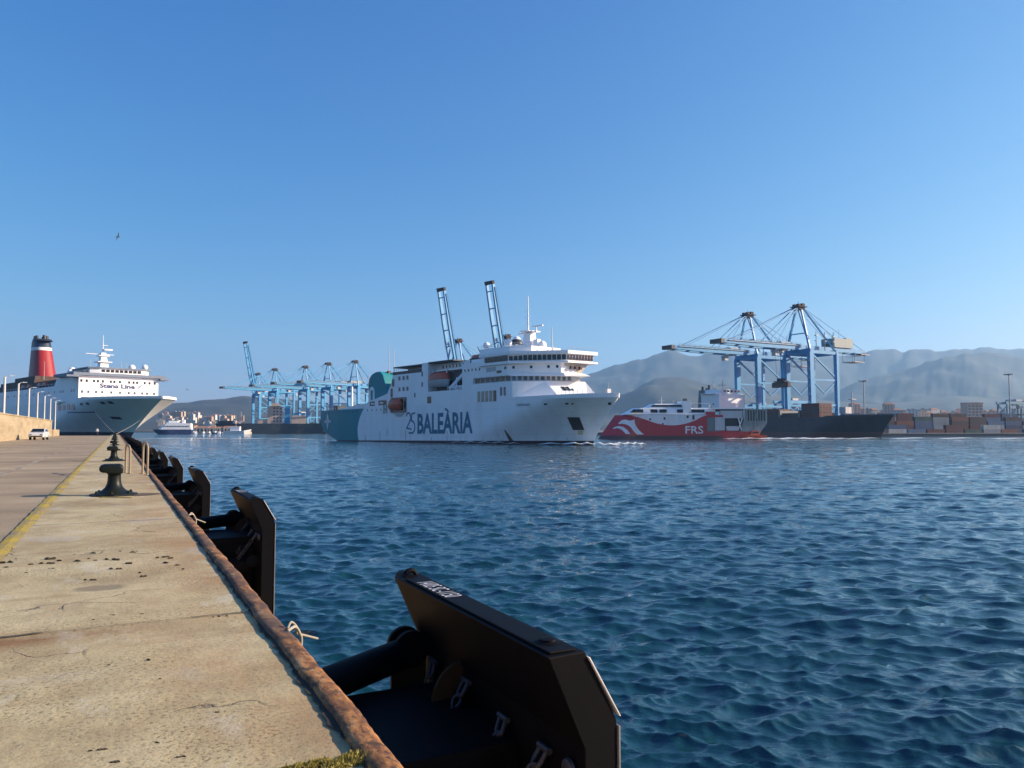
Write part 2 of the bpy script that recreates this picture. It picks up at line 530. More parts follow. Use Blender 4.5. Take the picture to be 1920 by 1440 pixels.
# ------------------------------------------------------------------ quay deck, road
XE = 0.90            # inner line of the steel coping
QEND = 232.0
def concrete_mat():
    t = NT('quay_concrete')
    v = t.co('Object')
    n1 = t.noise(v, 0.55, 6, 0.62)
    n2 = t.noise(v, 4.0, 6, 0.7)
    n3 = t.noise(v, 42.0, 3, 0.7)
    c = t.ramp(n1, [(0.3, (0.33, 0.25, 0.13)), (0.5, (0.51, 0.42, 0.235)), (0.72, (0.58, 0.50, 0.31))])
    c = t.mix(0.5, c, t.ramp(n2, [(0.25, (0.66, 0.64, 0.6)), (0.6, (1.08, 1.07, 1.04))]), 'MULTIPLY')
    # fine aggregate pits
    pits = t.ramp(n3, [(0.36, (0.30, 0.27, 0.22)), (0.47, (0.95, .95, .95)), (0.62, (1, 1, 1)), (0.70, (1.3, 1.3, 1.25))])
    pm = t.ramp(t.noise(v, 0.8, 3), [(0.40, (0.35,) * 3), (0.58, (1.0,) * 3)])
    c = t.mix(pm, c, t.mix(1.0, c, pits, 'MULTIPLY'))
    # bands across the deck: board marks, dirt lines
    vb = t.co('Object', (0.14, 1.6, 1))
    nb = t.noise(vb, 1.1, 5, 0.6)
    c = t.mix(t.ramp(nb, [(0.56, (0, 0, 0)), (0.72, (0.65,) * 3)]), c, (0.30, 0.19, 0.09))
    c = t.mix(t.ramp(nb, [(0.28, (0.5,) * 3), (0.40, (0, 0, 0))]), c, (0.52, 0.47, 0.37))
    # rust bleeding from the coping
    sx = t.n('ShaderNodeSeparateXYZ'); t.l(v, sx.inputs[0])
    near = t.n('ShaderNodeMapRange'); near.inputs[1].default_value = 0.0; near.inputs[2].default_value = 0.9
    t.l(sx.outputs[0], near.inputs[0])
    # brown dirt swept against the joint near the camera
    jd = t.math('SUBTRACT', 1.0, t.math('MULTIPLY', t.math('ABSOLUTE', t.math('SUBTRACT', sx.outputs[1], 5.68)), 3.4), clamp=True)
    jx = t.math('SUBTRACT', 1.0, t.math('MULTIPLY', t.math('ADD', sx.outputs[0], 0.9), 0.62), clamp=True)
    jm_ = t.math('MULTIPLY', t.math('MULTIPLY', jd, jx), t.ramp(t.noise(v, 2.2, 5), [(0.3, (0.2,) * 3), (0.5, (1.0,) * 3)]))
    c = t.mix(t.math('MULTIPLY', jm_, 1.5, clamp=True), c, (0.24, 0.13, 0.05))
    # dark oily patch
    ox = t.math('MULTIPLY', t.math('SUBTRACT', sx.outputs[0], -0.08), 2.6); oy = t.math('MULTIPLY', t.math('SUBTRACT', sx.outputs[1], 7.25), 3.2)
    od = t.math('SQRT', t.math('ADD', t.math('MULTIPLY', ox, ox), t.math('MULTIPLY', oy, oy)))
    om = t.ramp(t.math('ADD', od, t.math('MULTIPLY', t.noise(v, 3.5, 4), 0.9)), [(0.75, (0.75,) * 3), (1.0, (0, 0, 0))])
    c = t.mix(om, c, (0.17, 0.14, 0.095))
    nr = t.noise(t.co('Object', (0.8, 0.5, 1)), 1.2, 5, 0.65)
    rm = t.math('MULTIPLY', near.outputs[0], t.ramp(nr, [(0.38, (0, 0, 0)), (0.62, (1, 1, 1))]))
    rm = t.math('MULTIPLY', rm, 0.75)
    c = t.mix(rm, c, (0.36, 0.17, 0.06))
    # grey cement patches and one damp patch
    g = t.ramp(t.noise(t.co('Object', (0.9, 0.7, 1)), 0.9, 4), [(0.60, (0, 0, 0)), (0.66, (0.55,) * 3)])
    c = t.mix(g, c, (0.44, 0.39, 0.31))
    # broad weathering blotches, warm and grey
    bl = t.noise(t.co('Object', (1, .6, 1)), 1.7, 6, .68)
    c = t.mix(t.ramp(bl, [(.50, (0,) * 3), (.62, (.45,) * 3)]), c, (0.30, 0.215, 0.115))
    c = t.mix(t.ramp(bl, [(.34, (.4,) * 3), (.43, (0,) * 3)]), c, (0.60, 0.55, 0.43))
    # small dark specks
    vo = t.n('ShaderNodeTexVoronoi'); vo.inputs['Scale'].default_value = 9.0; t.l(v, vo.inputs['Vector'])
    vo2 = t.ramp(vo.outputs[0], [(0.04, (1, 1, 1)), (0.10, (0, 0, 0))])
    sm = t.math('MULTIPLY', vo2, t.ramp(t.noise(v, 2.3, 3), [(0.52, (0, 0, 0)), (0.62, (1, 1, 1))]))
    c = t.mix(sm, c, (0.06, 0.048, 0.035))
    # cracks
    vc = t.n('ShaderNodeTexVoronoi', feature='DISTANCE_TO_EDGE'); vc.inputs['Scale'].default_value = 0.42
    wv = t.n('ShaderNodeVectorMath', operation='ADD'); t.l(v, wv.inputs[0])
    nzc = t.n('ShaderNodeTexNoise'); nzc.inputs['Scale'].default_value = 1.7; nzc.inputs['Detail'].default_value = 6; t.l(v, nzc.inputs['Vector']); t.l(nzc.outputs['Color'], wv.inputs[1])
    t.l(wv.outputs[0], vc.inputs['Vector'])
    cr = t.ramp(vc.outputs[0], [(0.0, (1, 1, 1)), (0.006, (0, 0, 0))])
    cr = t.math('MULTIPLY', cr, t.ramp(t.noise(v, 0.7, 2), [(0.5, (0, 0, 0)), (0.6, (0.8,) * 3)]))
    c = t.mix(cr, c, (0.07, 0.05, 0.035))
    t.col(c)
    t.set(0.9)
    h = t.math('ADD', t.math('MULTIPLY', n2, 1.1), t.math('MULTIPLY', n3, 0.35))
    h = t.math('SUBTRACT', h, t.math('MULTIPLY', cr, 0.8))
    t.bump(h, 0.7, 0.012)
    return t.mat
CONC = concrete_mat()
def road_mat():
    t = NT('worn_road_surface')
    v = t.co('Object')
    n1 = t.noise(v, 0.22, 5, 0.6)
    c = t.ramp(n1, [(0.35, (0.27, 0.20, 0.125)), (0.6, (0.40, 0.31, 0.195)), (0.75, (0.49, 0.39, 0.26))])
    nb = t.noise(t.co('Object', (0.10, 0.7, 1)), 0.6, 5)
    c = t.mix(t.ramp(nb, [(0.5, (0, 0, 0)), (0.66, (0.6,) * 3)]), c, (0.16, 0.12, 0.08))
    c = t.mix(0.6, c, t.ramp(t.noise(v, 35, 4, 0.7), [(0.3, (0.55,) * 3), (0.6, (1.1,) * 3)]), 'MULTIPLY')
    t.col(c); t.set(0.9)
    t.bump(t.noise(v, 25, 5, 0.7), 0.5, 0.01)
    return t.mat
def deck_grid(x0, x1, y0, y1, z, step, amp, seed, side_z=None):
    """a sheet with slight unevenness, denser near the camera"""
    xs = list(np.linspace(x0, x1, max(2, int((x1 - x0) / step[0]) + 1)))
    ys = [y0]
    while ys[-1] < y1:
        ys.append(min(y1, ys[-1] + max(step[1], abs(ys[-1]) * 0.02)))
    r = np.random.RandomState(seed)
    ph = r.uniform(0, 6, 8)
    vs, fs = [], []
    for y in ys:
        for x in xs:
            h = amp * (math.sin(x * 3.1 + ph[0] + math.sin(y * 1.7)) * 0.4 + math.sin(y * 2.3 + ph[1] + x) * 0.3 + math.sin(y * 0.7 + ph[2]) * 0.5)
            vs.append((x, y, z + h))
    n = len(xs)
    for j in range(len(ys) - 1):
        for i in range(n - 1):
            fs.append((j * n + i, j * n + i + 1, (j + 1) * n + i + 1, (j + 1) * n + i))
    return vs, fs
m = MB()
m.add(*deck_grid(-1.10, XE, -6, QEND, 0, (0.12, 0.12), 0.003, 1))
m.bb(-1.10, 1.0, -6, QEND, -4.5, -0.03)
pav = tag(m.build('pavement', CONC), kind='structure')
# construction joints across the deck, dirt filled
jm = paint('joint_dirt', (0.11, 0.075, 0.045), 0.95, scale=6, streak=False)
for jy in (5.83, 12.35, 22.3, 34.0, 46.0, 60.0, 76.0, 95.0):
    m = MB()
    k = 24
    rj = random.Random(int(jy * 10))
    vs = []
    for i in range(k + 1):
        x = -1.09 + (XE + 1.06) * i / k
        w = 0.006 + rj.uniform(0, 0.008) + (0.016 * rj.random() if (jy < 7 and i < 9) else 0)
        if jy < 7 and 9 <= i <= 19: w *= .3
        yy = jy + rj.uniform(-0.012, 0.012)
        vs += [(x, yy - w, 0.0065), (x, yy + w, 0.0065)]
    m.add(vs, [(2 * i, 2 * i + 2, 2 * i + 3, 2 * i + 1) for i in range(k)])
    m.build('expansion_joint', jm, pav)
m = MB()
m.add(*deck_grid(-14.5, -1.10, -6, 201, -0.004, (1.2, 0.6), 0.006, 3))
m.bb(-14.5, -1.10, -6, 201, -4.5, -0.03)
road = tag(m.build('road', road_mat()), kind='structure')
m = MB(); m.bb(-60, -14.5, -6, 201, -4.5, -0.02)
tag(m.build('ground', paint('rubble_ground', (0.2, 0.17, 0.13), 0.95, scale=0.5, streak=False)), kind='structure')
# painted lines
def line_mat(name, c, c2, s, lo=0.42, hi=0.55):
    t = NT(name)
    v = t.co('Object')
    f = t.ramp(t.noise(v, s, 5, 0.7), [(lo, (0, 0, 0)), (hi, (1, 1, 1))])
    t.col(t.mix(f, c2, c)); t.set(0.9)
    t.bump(t.noise(v, 30, 5, 0.7), 0.6, 0.02)
    return t.mat
m = MB()
vs = []; ys = []
y = 2.0
rj = random.Random(3)
while y < 200:
    ys.append(y); y += max(0.1, y * 0.02)
for y in ys:
    w = rj.uniform(-0.018, 0.02)
    vs += [(-1.135 - w * 0.5, y, 0.008 + rj.uniform(0, .004)), (-1.055, y, 0.016), (-0.975 + w, y, 0.008)]
m.add(vs, [(3 * i + a, 3 * i + a + 1, 3 * i + a + 4, 3 * i + a + 3) for i in range(len(ys) - 1) for a in (0, 1)])
m.build('yellow_line', line_mat('yellow_edge_paint', (0.44, 0.32, 0.04), (0.27, 0.215, 0.12), 1.6, 0.38, 0.56), road)
wl = line_mat('worn_white_line', (0.42, 0.38, 0.31), (0.2, 0.16, 0.12), 2.0, 0.45, 0.6)
m = MB(); m.bb(-2.93, -2.80, -6, 195, 0.008, 0.013); m.build('white_line', wl, road)
m = MB(); m.bb(-6.4, -6.25, -6, 195, 0.008, 0.013); m.build('white_line', wl, road)

# moss along the yellow line and the clump at the front edge
def moss(name, label, spots, mat, hmin, hmax):
    vs, fs = [], []
    r = random.Random(11)
    for (cx, cy, rx, ry, n) in spots:
        for _ in range(n):
            a = r.uniform(0, 6.28); q = math.sqrt(r.random())
            x = cx + rx * q * math.cos(a); y = cy + ry * q * math.sin(a)
            h = r.uniform(hmin, hmax) * (1.15 - q * 0.8)
            w = r.uniform(0.0012, 0.003)
            dx, dy = r.uniform(-.4, .4) * h, r.uniform(-.4, .4) * h
            t = r.uniform(0, 3.14); wx, wy = math.cos(t) * w, math.sin(t) * w
            n0 = len(vs)
            vs += [(x - wx, y - wy, 0.0), (x + wx, y + wy, 0.0), (x + dx * .5 + wx * .8, y + dy * .5 + wy * .8, h * .6), (x + dx * .5 - wx * .8, y + dy * .5 - wy * .8, h * .6), (x + dx, y + dy, h)]
            fs += [(n0, n0 + 1, n0 + 2, n0 + 3), (n0 + 3, n0 + 2, n0 + 4)]
    o = flat(name, vs, fs, mat, None)
    return tag(o, label, 'moss', kind='stuff')
MOSS = NT('moss_green')
MOSS.col(MOSS.ramp(MOSS.noise(MOSS.co('Object'), 40, 3), [(0.35, (0.15, 0.125, 0.025)), (0.55, (0.38, 0.31, 0.07)), (0.7, (0.52, 0.42, 0.13))]))
MOSS.set(0.85)
sp = []
rj = random.Random(2)
for i in range(46):
    u = i / 45
    sp.append((0.43 + 0.50 * u + rj.uniform(-.015, .015), 3.02 + rj.uniform(-0.03, 0.035) + 0.035 * u, 0.04, 0.034, 420))
for i in range(20):
    sp.append((rj.uniform(0.45, 0.92), 2.88 + rj.uniform(-0.08, 0.06), 0.04, 0.035, 200))
moss('moss', 'yellow green moss clump on the concrete at the bottom edge of the photo', sp, MOSS.mat, 0.014, 0.036)
sp = []
for i in range(120):
    y = 8.6 + i * 0.11 + rj.uniform(-.05, .05)
    sp.append((-1.06 + rj.uniform(-.05, .06), y, 0.05, 0.09, 45))
moss('moss', 'mossy growth in the crack along the yellow quay line', sp, MOSS.mat, 0.008, 0.03)

# crumbs of dirt and dry weed on the deck
CRUMB = paint('dry_dirt', (0.07, 0.055, 0.035), 0.95, scale=20, streak=False)
def crumb_mesh(seed):
    r = random.Random(seed)
    bm = bmesh.new()
    for k in range(r.randint(2, 4)):
        mt = Matrix.Translation((r.uniform(-.03, .03) * k, r.uniform(-.012, .012) * k, 0.006))
        ret = bmesh.ops.create_icosphere(bm, subdivisions=2, radius=r.uniform(0.012, 0.022), matrix=mt @ Matrix.Diagonal((1.5, 0.9, 0.75, 1)))
    for v in bm.verts:
        v.co += Vector((r.uniform(-1, 1), r.uniform(-1, 1), r.uniform(-1, 1))) * 0.0075
    me = bpy.data.meshes.new('dirt_crumb')
    bm.to_mesh(me); bm.free()
    me.materials.append(CRUMB)
    return me
crumbs = [crumb_mesh(i) for i in range(6)]
def pick(px, py):          # reference pixel on the deck -> world point (used once, for scattered debris)
    f = 1443; p = R(3.41)
    a = (px - 960) / f; b = (720 - py) / f
    F = math.cos(p) - b * math.sin(p); u = math.sin(p) + b * math.cos(p)
    t = -1.3 / u
    return W(a * t, F * t)
spots = [(5, 1056, 1.5), (21, 1055, 1.6), (56, 1059, 1.2), (78, 1057, 1.2), (98, 1049, 2.1), (92, 1057, 1.3), (112, 1052, 1.2), (148, 1053, 1.5), (173, 1038, 1.6),
         (166, 1048, .8), (180, 1051, .8), (214, 1050, 1.5), (243, 1057, 1.3), (251, 1036, 1.2), (224, 1034, .8), (208, 1067, 1.0), (225, 1067, 1.1), (308, 1045, 1.2),
         (321, 1047, 1.0), (313, 1056, 1.3), (331, 1060, 1.0), (262, 1074, .8), (271, 1081, 1.2), (172, 1088, 1.0), (344, 1067, .6), (280, 1238, 1.4), (203, 1247, .8),
         (300, 1273, .7), (409, 1336, .9), (188, 1407, 1.3), (218, 1430, 1.4), (297, 1394, 1.0), (333, 1421, 1.2), (345, 1419, 1.0), (176, 1162, .8), (212, 1153, .7),
         (267, 1151, .8), (412, 1156, 1.0), (424, 1155, 1.0), (400, 1157, .7), (140, 1040, .5), (98, 1066, .5), (50, 1074, .5), (14, 1064, .9), (29, 1048, .6)]
for i, (px, py, sc) in enumerate(spots):
    o = bpy.data.objects.new('dirt_crumb', crumbs[i % 6])
    COL.objects.link(o)
    o.location = pick(px, py)
    o.rotation_euler = (0, 0, rnd.uniform(-0.5, 0.5) - PSI)
    k_ = .68 if py < 1110 else .34
    o.scale = (sc * k_, sc * k_ * .8, sc * k_ * .8)
    tag(o, 'small dark crumb of dried dirt scattered on the pale concrete deck', 'dirt crumb', 'dirt crumbs on the quay deck')

# rusty steel coping along the edge
def rust_mat():
    t = NT('rusty_steel')
    v = t.co('Object', (1, .55, 1))
    n1 = t.noise(v, 6, 8, 0.75)
    n2 = t.noise(v, 26, 6, 0.75)
    c = t.ramp(n1, [(0.36, (0.05, 0.03, 0.022)), (0.46, (0.17, 0.07, 0.025)), (0.54, (0.34, 0.15, 0.045)), (0.64, (0.48, 0.28, 0.13))])
    c = t.mix(t.ramp(n2, [(0.40, (0.9,) * 3), (0.5, (0, 0, 0))]), c, (0.045, 0.028, 0.02))
    n3 = t.noise(t.co('Object', (1, .4, 1)), 1.1, 4)
    c = t.mix(t.ramp(n3, [(0.48, (0, 0, 0)), (0.6, (0.8,) * 3)]), c, (0.085, 0.058, 0.045))
    t.col(c); t.set(0.85)
    t.bump(t.math('ADD', n1, t.math('MULTIPLY', n2, 0.5)), 0.9, 0.014)
    return t.mat
RUST = rust_mat()
vs, fs = [], []
prof = [(0.895, -0.03), (0.900, 0.014), (0.908, 0.025), (0.940, 0.030), (0.995, 0.028), (1.020, 0.016), (1.03, -0.010), (1.04, -0.05), (1.04, -0.35)]
ys = [-6.0]
while ys[-1] < QEND: ys.append(min(QEND, ys[-1] + max(0.022, ys[-1] * 0.012 if ys[-1] > 2 else 0.3 if ys[-1] < 1.5 else 0.022)))
rj = np.random.RandomState(4)
for j, y in enumerate(ys):
    wob = 0.006 * math.sin(y * 1.9) + 0.004 * math.sin(y * 5.3 + 1) + 0.003 * math.sin(y * 13.1)
    for i, (x, z) in enumerate(prof):
        vs.append((x + (wob + rj.normal(0, 0.0014) + .0015 * math.sin(y * 7.7 + 3 * math.sin(y * 3.1)) * (i > 2) if i < 8 else 0), y, z + (rj.normal(0, 0.0014) + .0015 * math.sin(y * 9.3 + i * 1.7) * math.sin(y * 2.7) if 0 < i < 8 else 0)))
n = len(prof)
for j in range(len(ys) - 1):
    for i in range(n - 1):
        fs.append((j * n + i, (j + 1) * n + i, (j + 1) * n + i + 1, j * n + i + 1))
o = flat('edge_coping', vs, fs, RUST, None)
o.data.polygons.foreach_set('use_smooth', [True] * len(o.data.polygons))
tag(o, 'rust covered rounded steel coping along the edge of the concrete quay', 'coping')
# crumbling dark gap beside the coping
vs, fs = [], []
rj2 = random.Random(9)
yy = [y for y in ys if 1.5 < y < 60]
for y in yy:
    w = 0.006 + 0.022 * abs(math.sin(y * 2.1) * math.sin(y * 5.3 + 2)) + rj2.uniform(0, 0.022)
    vs += [(0.905 - w, y, 0.0085), (0.915, y, 0.0085)]
fs = [(2 * i, 2 * i + 1, 2 * i + 3, 2 * i + 2) for i in range(len(yy) - 1)]
flat('edge_gap', vs, fs, paint('dark_gap_dirt', (0.03, 0.022, 0.016), 1.0, scale=10, streak=False), pav)

# ------------------------------------------------------------------ bollards
BOL = paint('black_green_iron', (0.009, 0.013, 0.011), 0.36, scale=4, streak=False, da=0.03)
BOL.node_tree.nodes['Principled BSDF'].inputs['Specular IOR Level'].default_value = 0.22
BOL.node_tree.nodes['Principled BSDF'].inputs['Roughness'].default_value = 0.42
def make_bollard():
    t = thing('mooring_bollard', 'glossy black tee headed mooring bollard nearest to the camera', 'bollard', (0.0, 17.35, 0), 0)
    m = MB()
    m.lathe((0, 0, 0), [(0.50, 0.0), (0.50, 0.03), (0.47, 0.045), (0.38, 0.05)], 8)
    m.build('base_plate', BOL, t, auto=30)
    m = MB()
    prof = [(0.37, 0.045), (0.33, 0.07), (0.25, 0.11), (0.185, 0.17), (0.150, 0.25), (0.138, 0.33), (0.135, 0.42), (0.145, 0.5), (0.15, 0.56)]
    m.lathe((0, 0, 0), prof, 36, sy=0.95)
    # the tee head: long lip to the land side, short square one to the water side
    ol = [(-.315, .545), (-.305, .60), (-.265, .64), (-.2, .657), (.10, .657), (.155, .635), (.18, .59), (.185, .52), (.165, .465), (.135, .445), (.10, .425), (-.10, .425), (-.135, .455), (-.18, .475), (-.24, .478), (-.29, .50)]
    vs, fs = [], []
    lay = [(-.215, .55), (-.205, .82), (-.17, .96), (-.10, 1.0), (.10, 1.0), (.17, .96), (.205, .82), (.215, .55)]
    n = len(ol)
    for (y, s_) in lay:
        for (x, z) in ol:
            vs.append((-.05 + (x + .05) * (.75 + .25 * s_), y, .545 + (z - .545) * s_))
    for i in range(len(lay) - 1):
        for k in range(n): fs.append((i * n + k, i * n + (k + 1) % n, (i + 1) * n + (k + 1) % n, (i + 1) * n + k))
    fs.append(tuple(range(n))); fs.append(tuple((len(lay) - 1) * n + k for k in range(n)))
    m.add(vs, fs)
    m.build('bollard_post', BOL, t, auto=50)
    for k in range(6):
        a = 2 * math.pi * k / 6 + 0.4
        m = MB()
        m.lathe((0.38 * math.cos(a), 0.38 * math.sin(a), 0.045), [(0.045, 0), (0.045, 0.018), (0.028, 0.02), (0.028, 0.05), (0.016, 0.058)], 8)
        m.build('anchor_bolt', BOL, t, auto=30)
    return t
b0 = make_bollard()
b0.scale = (.87, .87, .95)
blabels = ['second mooring bollard from the camera on the quay', 'third mooring bollard from the camera on the quay', 'fourth mooring bollard from the camera on the quay', 'fifth mooring bollard along the quay', 'sixth mooring bollard along the quay',
           'seventh mooring bollard along the quay', 'eighth mooring bollard along the quay', 'ninth mooring bollard along the quay', 'far mooring bollard holding the lines of the big ferry']
b0['group'] = 'mooring bollards along the quay'
bolls = [b0]
for i, lb in enumerate(blabels):
    c = copy_tree(b0)
    c.location = (-0.04, 36.3 + 18.4 * i, 0)
    c['label'] = lb
    bolls.append(c)
# yellow paint patch in front of the first bollard
m = MB(); m.box((0.05, 16.72, 0.0075), (0.62, 0.13, 0.004), -PSI)
m.build('paint_mark', line_mat('yellow_mark', (0.55, 0.40, 0.03), (0.3, 0.24, 0.15), 6), pav)
m = MB()
m.add([(x, y, .0078) for x, y in ((0.35, 16.95), (0.62, 16.98), (0.86, 17.2), (0.80, 17.5), (0.5, 17.6), (0.3, 17.4))], [(0, 1, 2, 3, 4, 5)])
m.build('dark_stain', paint('old_stain', (0.13, 0.09, 0.06), 0.9, scale=3, streak=False), pav)

# ------------------------------------------------------------------ ladder hoops
HOOP = paint('weathered_beige_pipe', (0.30, 0.24, 0.16), 0.55, scale=5, streak=False)
for (x, y, h, lab) in ((0.40, 25.6, 0.84, 'left beige pipe hoop of the quay ladder beside the bollard'), (0.84, 24.6, 0.93, 'right beige pipe hoop of the quay ladder at the coping')):
    t = thing('ladder_handrail', lab, 'handrail', (x, y, 0), 0, 'pipe hoops of the quay ladder')
    pts = [(0, 0, 0)] + [(0, 0, h * .5), (0, 0, h - 0.2)] + [(-0.02 * i, 0.2 - 0.2 * math.cos(a), h - 0.2 + 0.2 * math.sin(a)) for i, a in enumerate((.4, .8, 1.2, 1.57))]
    L = 0.75
    pts += [(-0.09, L - 0.2, h)] + [(-0.1, L - 0.2 + 0.2 * math.sin(a), h - 0.2 + 0.2 * math.cos(a)) for a in (.4, .8, 1.2, 1.57)] + [(-0.1, L, 0)]
    m = MB(); m.path(pts, 0.032, 10); m.build('pipe', HOOP, t, auto=60)
    for q in ((0, 0, 0), (-0.1, L, 0)):
        m = MB(); m.lathe(q, [(0.085, 0.002), (0.085, 0.014), (0.04, 0.016), (0.036, 0.04)], 14); m.build('foot_flange', HOOP, t, auto=40)

# ------------------------------------------------------------------ fenders
def black_mat(name, c, rough, brown=0.3):
    t = NT(name)
    v = t.co('Object')
    n = t.noise(v, 2.2, 6, 0.65)
    cc = t.mix(t.ramp(n, [(0.5, (0, 0, 0)), (0.75, (brown,) * 3)]), c, (0.012, 0.008, 0.005))
    cc = t.mix(t.ramp(t.noise(v, 38, 4, 0.8), [(0.62, (0, 0, 0)), (0.72, (0.12,) * 3)]), cc, (0.08, 0.09, 0.10))
    t.col(cc); t.set(rough, 0, 0.10)
    t.bump(t.noise(v, 14, 4, 0.6), 0.15, 0.01)
    return t.mat
FBLK = black_mat('fender_black_paint', (0.0035, 0.0035, 0.005), 0.6)
RUBB = black_mat('fender_rubber', (0.0035, 0.0035, 0.004), 0.8, 0.1)
PADM = black_mat('fender_pad', (0.02, 0.02, 0.022), 0.35, 0.05)
EDGM = paint('pale_pad_edge', (0.26, 0.26, 0.25), 0.4, scale=6, streak=False)
BRNP = black_mat('brown_web_plate', (0.05, 0.032, 0.016), 0.8, 0.3)
CHN = paint('galvanised_chain', (0.05, 0.053, 0.062), 0.5, 0.3, scale=12, streak=False)
def link_chain(m, a, b, s=0.085, r=0.016):
    a, b = Vector(a), Vector(b)
    L = (b - a).length
    n = max(2, int(L / (s * 1.35)))
    d = (b - a).normalized()
    p = d.orthogonal().normalized(); q = d.cross(p)
    for i in range(n):
        c = a + d * (L * (i + .5) / n)
        w = p if i % 2 else q
        pts = []
        for k in range(13):
            t = 2 * math.pi * k / 12
            pts.append(c + d * (math.cos(t) * s * .85) + w * (math.sin(t) * s * .5))
        m.path(pts, r, 6, cap=False)
def shackle(m, p, d, s=1.0):
    p = Vector(p); d = Vector(d).normalized()
    w = Vector((0, 1, 0)).cross(d).normalized()
    y = Vector((0, 1, 0))
    pts = [p + y * (0.05 * s)]
    for k in range(7):
        a = math.pi * k / 6
        pts.append(p + d * (0.10 * s + 0.05 * s * math.sin(a)) + y * (0.05 * s * math.cos(a)))
    pts.append(p - y * (0.05 * s))
    m.path(pts, 0.02 * s, 8)
    m.tube(p - y * 0.085 * s, p + y * 0.085 * s, 0.026 * s)
def make_fender():
    # origin at the quay edge; panel faces the water (+X)
    t = thing('quay_fender', 'large black fender panel nearest to the camera with white stencilled marking', 'fender', (0.97, 0, 0))
    Y0, Y1 = 3.52, 6.0
    X1 = 1.27     # back of the panel at its vertical part (from the quay face)
    T = 0.205
    zt, zc, zb = 0.128, -0.36, -3.35
    lean = 0.20
    m = MB()
    def ring(y):
        return [(X1, y, zb), (X1 + T, y, zb), (X1 + T, y, zc + .1), (X1 + T - lean, y, zt), (X1 - lean - .02, y, zt - 0.006), (X1 + 0.0, y, zc - .02)]
    m.prism(ring(Y0), ring(Y1))
    # top flange lip and the near web
    m.beam((X1 - lean + T / 2 - .01, Y0 + .04, zt + .004), (X1 - lean + T / 2 - .01, Y1 - .18, zt + .004), T * .8, 0.012)
    p = m.build('steel_panel', FBLK, t, bevel=0.008)
    # thin low friction pad on the water face, sunlight painted in pale
    m = MB()
    for (za, zb_, ) in ((zt - .03, zc + .12),):
        xa, xb = X1 + T - lean + .012, X1 + T - 0.0
        m.prism([(xa, Y0 - .012, za), (xa + .012, Y0 - .012, za), (xb + .02, Y0 - .012, zb_), (xb + .01, Y0 - .012, zb_)],
                [(xa, Y1 + .012, za), (xa + .012, Y1 + .012, za), (xb + .02, Y1 + .012, zb_), (xb + .01, Y1 + .012, zb_)])
    m.build('lead_in_pad', paint('sunlit_pad_edge', (0.75, 0.72, 0.68), 0.4, scale=6, streak=False), t, bevel=0.003)
    for (za, zb_) in ((zc + .07, zc - .95), (zc - .97, zc - 1.95), (zc - 1.97, zb)):
        m = MB()
        m.bb(X1 + T + .004, X1 + T + .016, Y0 - .01, Y1 + .01, zb_, za)
        m.build('face_pad', EDGM, t, bevel=0.003)
    # lifting eyes at the far top corner
    m = MB()
    m.path([(X1 - lean + .06, Y1 - .03, zt + .0)] + [(X1 - lean + .06 + .045 * (1 - math.cos(a)), Y1 - .03, zt + .035 * math.sin(a) + .005) for a in (.5, 1, 1.57, 2.1, 2.6)] + [(X1 - lean + .15, Y1 - .03, zt)], 0.02, 8)
    m.build('lifting_eye', FBLK, t, auto=60)
    m = MB(); m.lathe((X1 - lean + .08, Y1 + .02, zt - .035), [(0.055, -0.12), (0.06, -0.1), (0.06, 0.08), (0.04, 0.1)], 14, axis='y')
    m.build('corner_roller', FBLK, t, auto=50)
    # pad on the near top corner
    m = MB(); m.lathe((X1 - lean + .1, Y0 + .22, zt - .002), [(0.075, 0), (0.075, 0.014), (0.05, 0.02), (0.048, 0.03), (0.02, 0.034)], 20)
    m.build('round_cover', FBLK, t, auto=40)
    # stencilled marking on the sloped top edge
    def fn(u, v):
        return (X1 - lean + .035 + 0.11 * (1 - v) * 1.0, Y1 - 0.28 - 0.62 * u, zt + 0.0125 if (0.04 + .11 * (1 - v)) > 0 else 0)
    letters('stencil_marking', '14/05 SC-1150', TXTWHITE, t, lambda u, v: (X1 - lean + .022 + .135 * v, Y1 - 0.40 - 0.58 * u, zt + .0135), bold=0.0)
    # big rubber cone between quay and panel
    m = MB()
    yc, zc2 = 4.72, -1.45
    m.lathe((0, yc, zc2), [(0.95, 0.05), (0.95, 0.12), (0.78, 0.16), (0.72, 0.3), (0.60, 0.85), (0.56, 1.02), (0.66, 1.06), (0.66, 1.20)], 40, axis='x')
    m.build('rubber_cone', RUBB, t, auto=50)
    m = MB(); m.lathe((0, yc, zc2), [(0.98, 0.0), (0.98, 0.05)], 40, axis='x'); m.build('mounting_flange', FBLK, t, auto=30)
    # horizontal box arm carrying the weight
    m = MB()
    m.bb(0.05, X1 - .01, 4.25, 5.5, -0.72, -0.58)
    m.bb(0.05, X1 - .01, 4.25, 4.33, -1.2, -0.72)
    m.build('support_bracket', FBLK, t, bevel=0.01)
    # brown web plate behind the panel
    m = MB()
    pts = [(X1 - .30, -0.52), (X1 - .02, -0.40), (X1 - .02, -1.35), (X1 - .30, -1.30)]
    m.side(pts, 5.80, 5.83)
    m.build('web_plate', BRNP, t)
    m = MB()
    N = 14
    pts = [(X1 - .02, -0.32)] + [(X1 - .02 - .22 * math.sin(math.pi * k / N), -0.62 + .28 * math.cos(math.pi * k / N)) for k in range(N + 1)]
    m.side(pts, 5.10, 5.13)
    m.build('web_plate', BRNP, t)
    # far tensioner: fat tube from the quay face up to a pin at the panel
    m = MB()
    a, b = Vector((0.03, 5.2, -0.46)), Vector((1.03, 5.80, -0.44))
    m.tube(a, b, 0.118, n=24)
    m.build('tension_tube', FBLK, t, auto=50)
    m = MB()
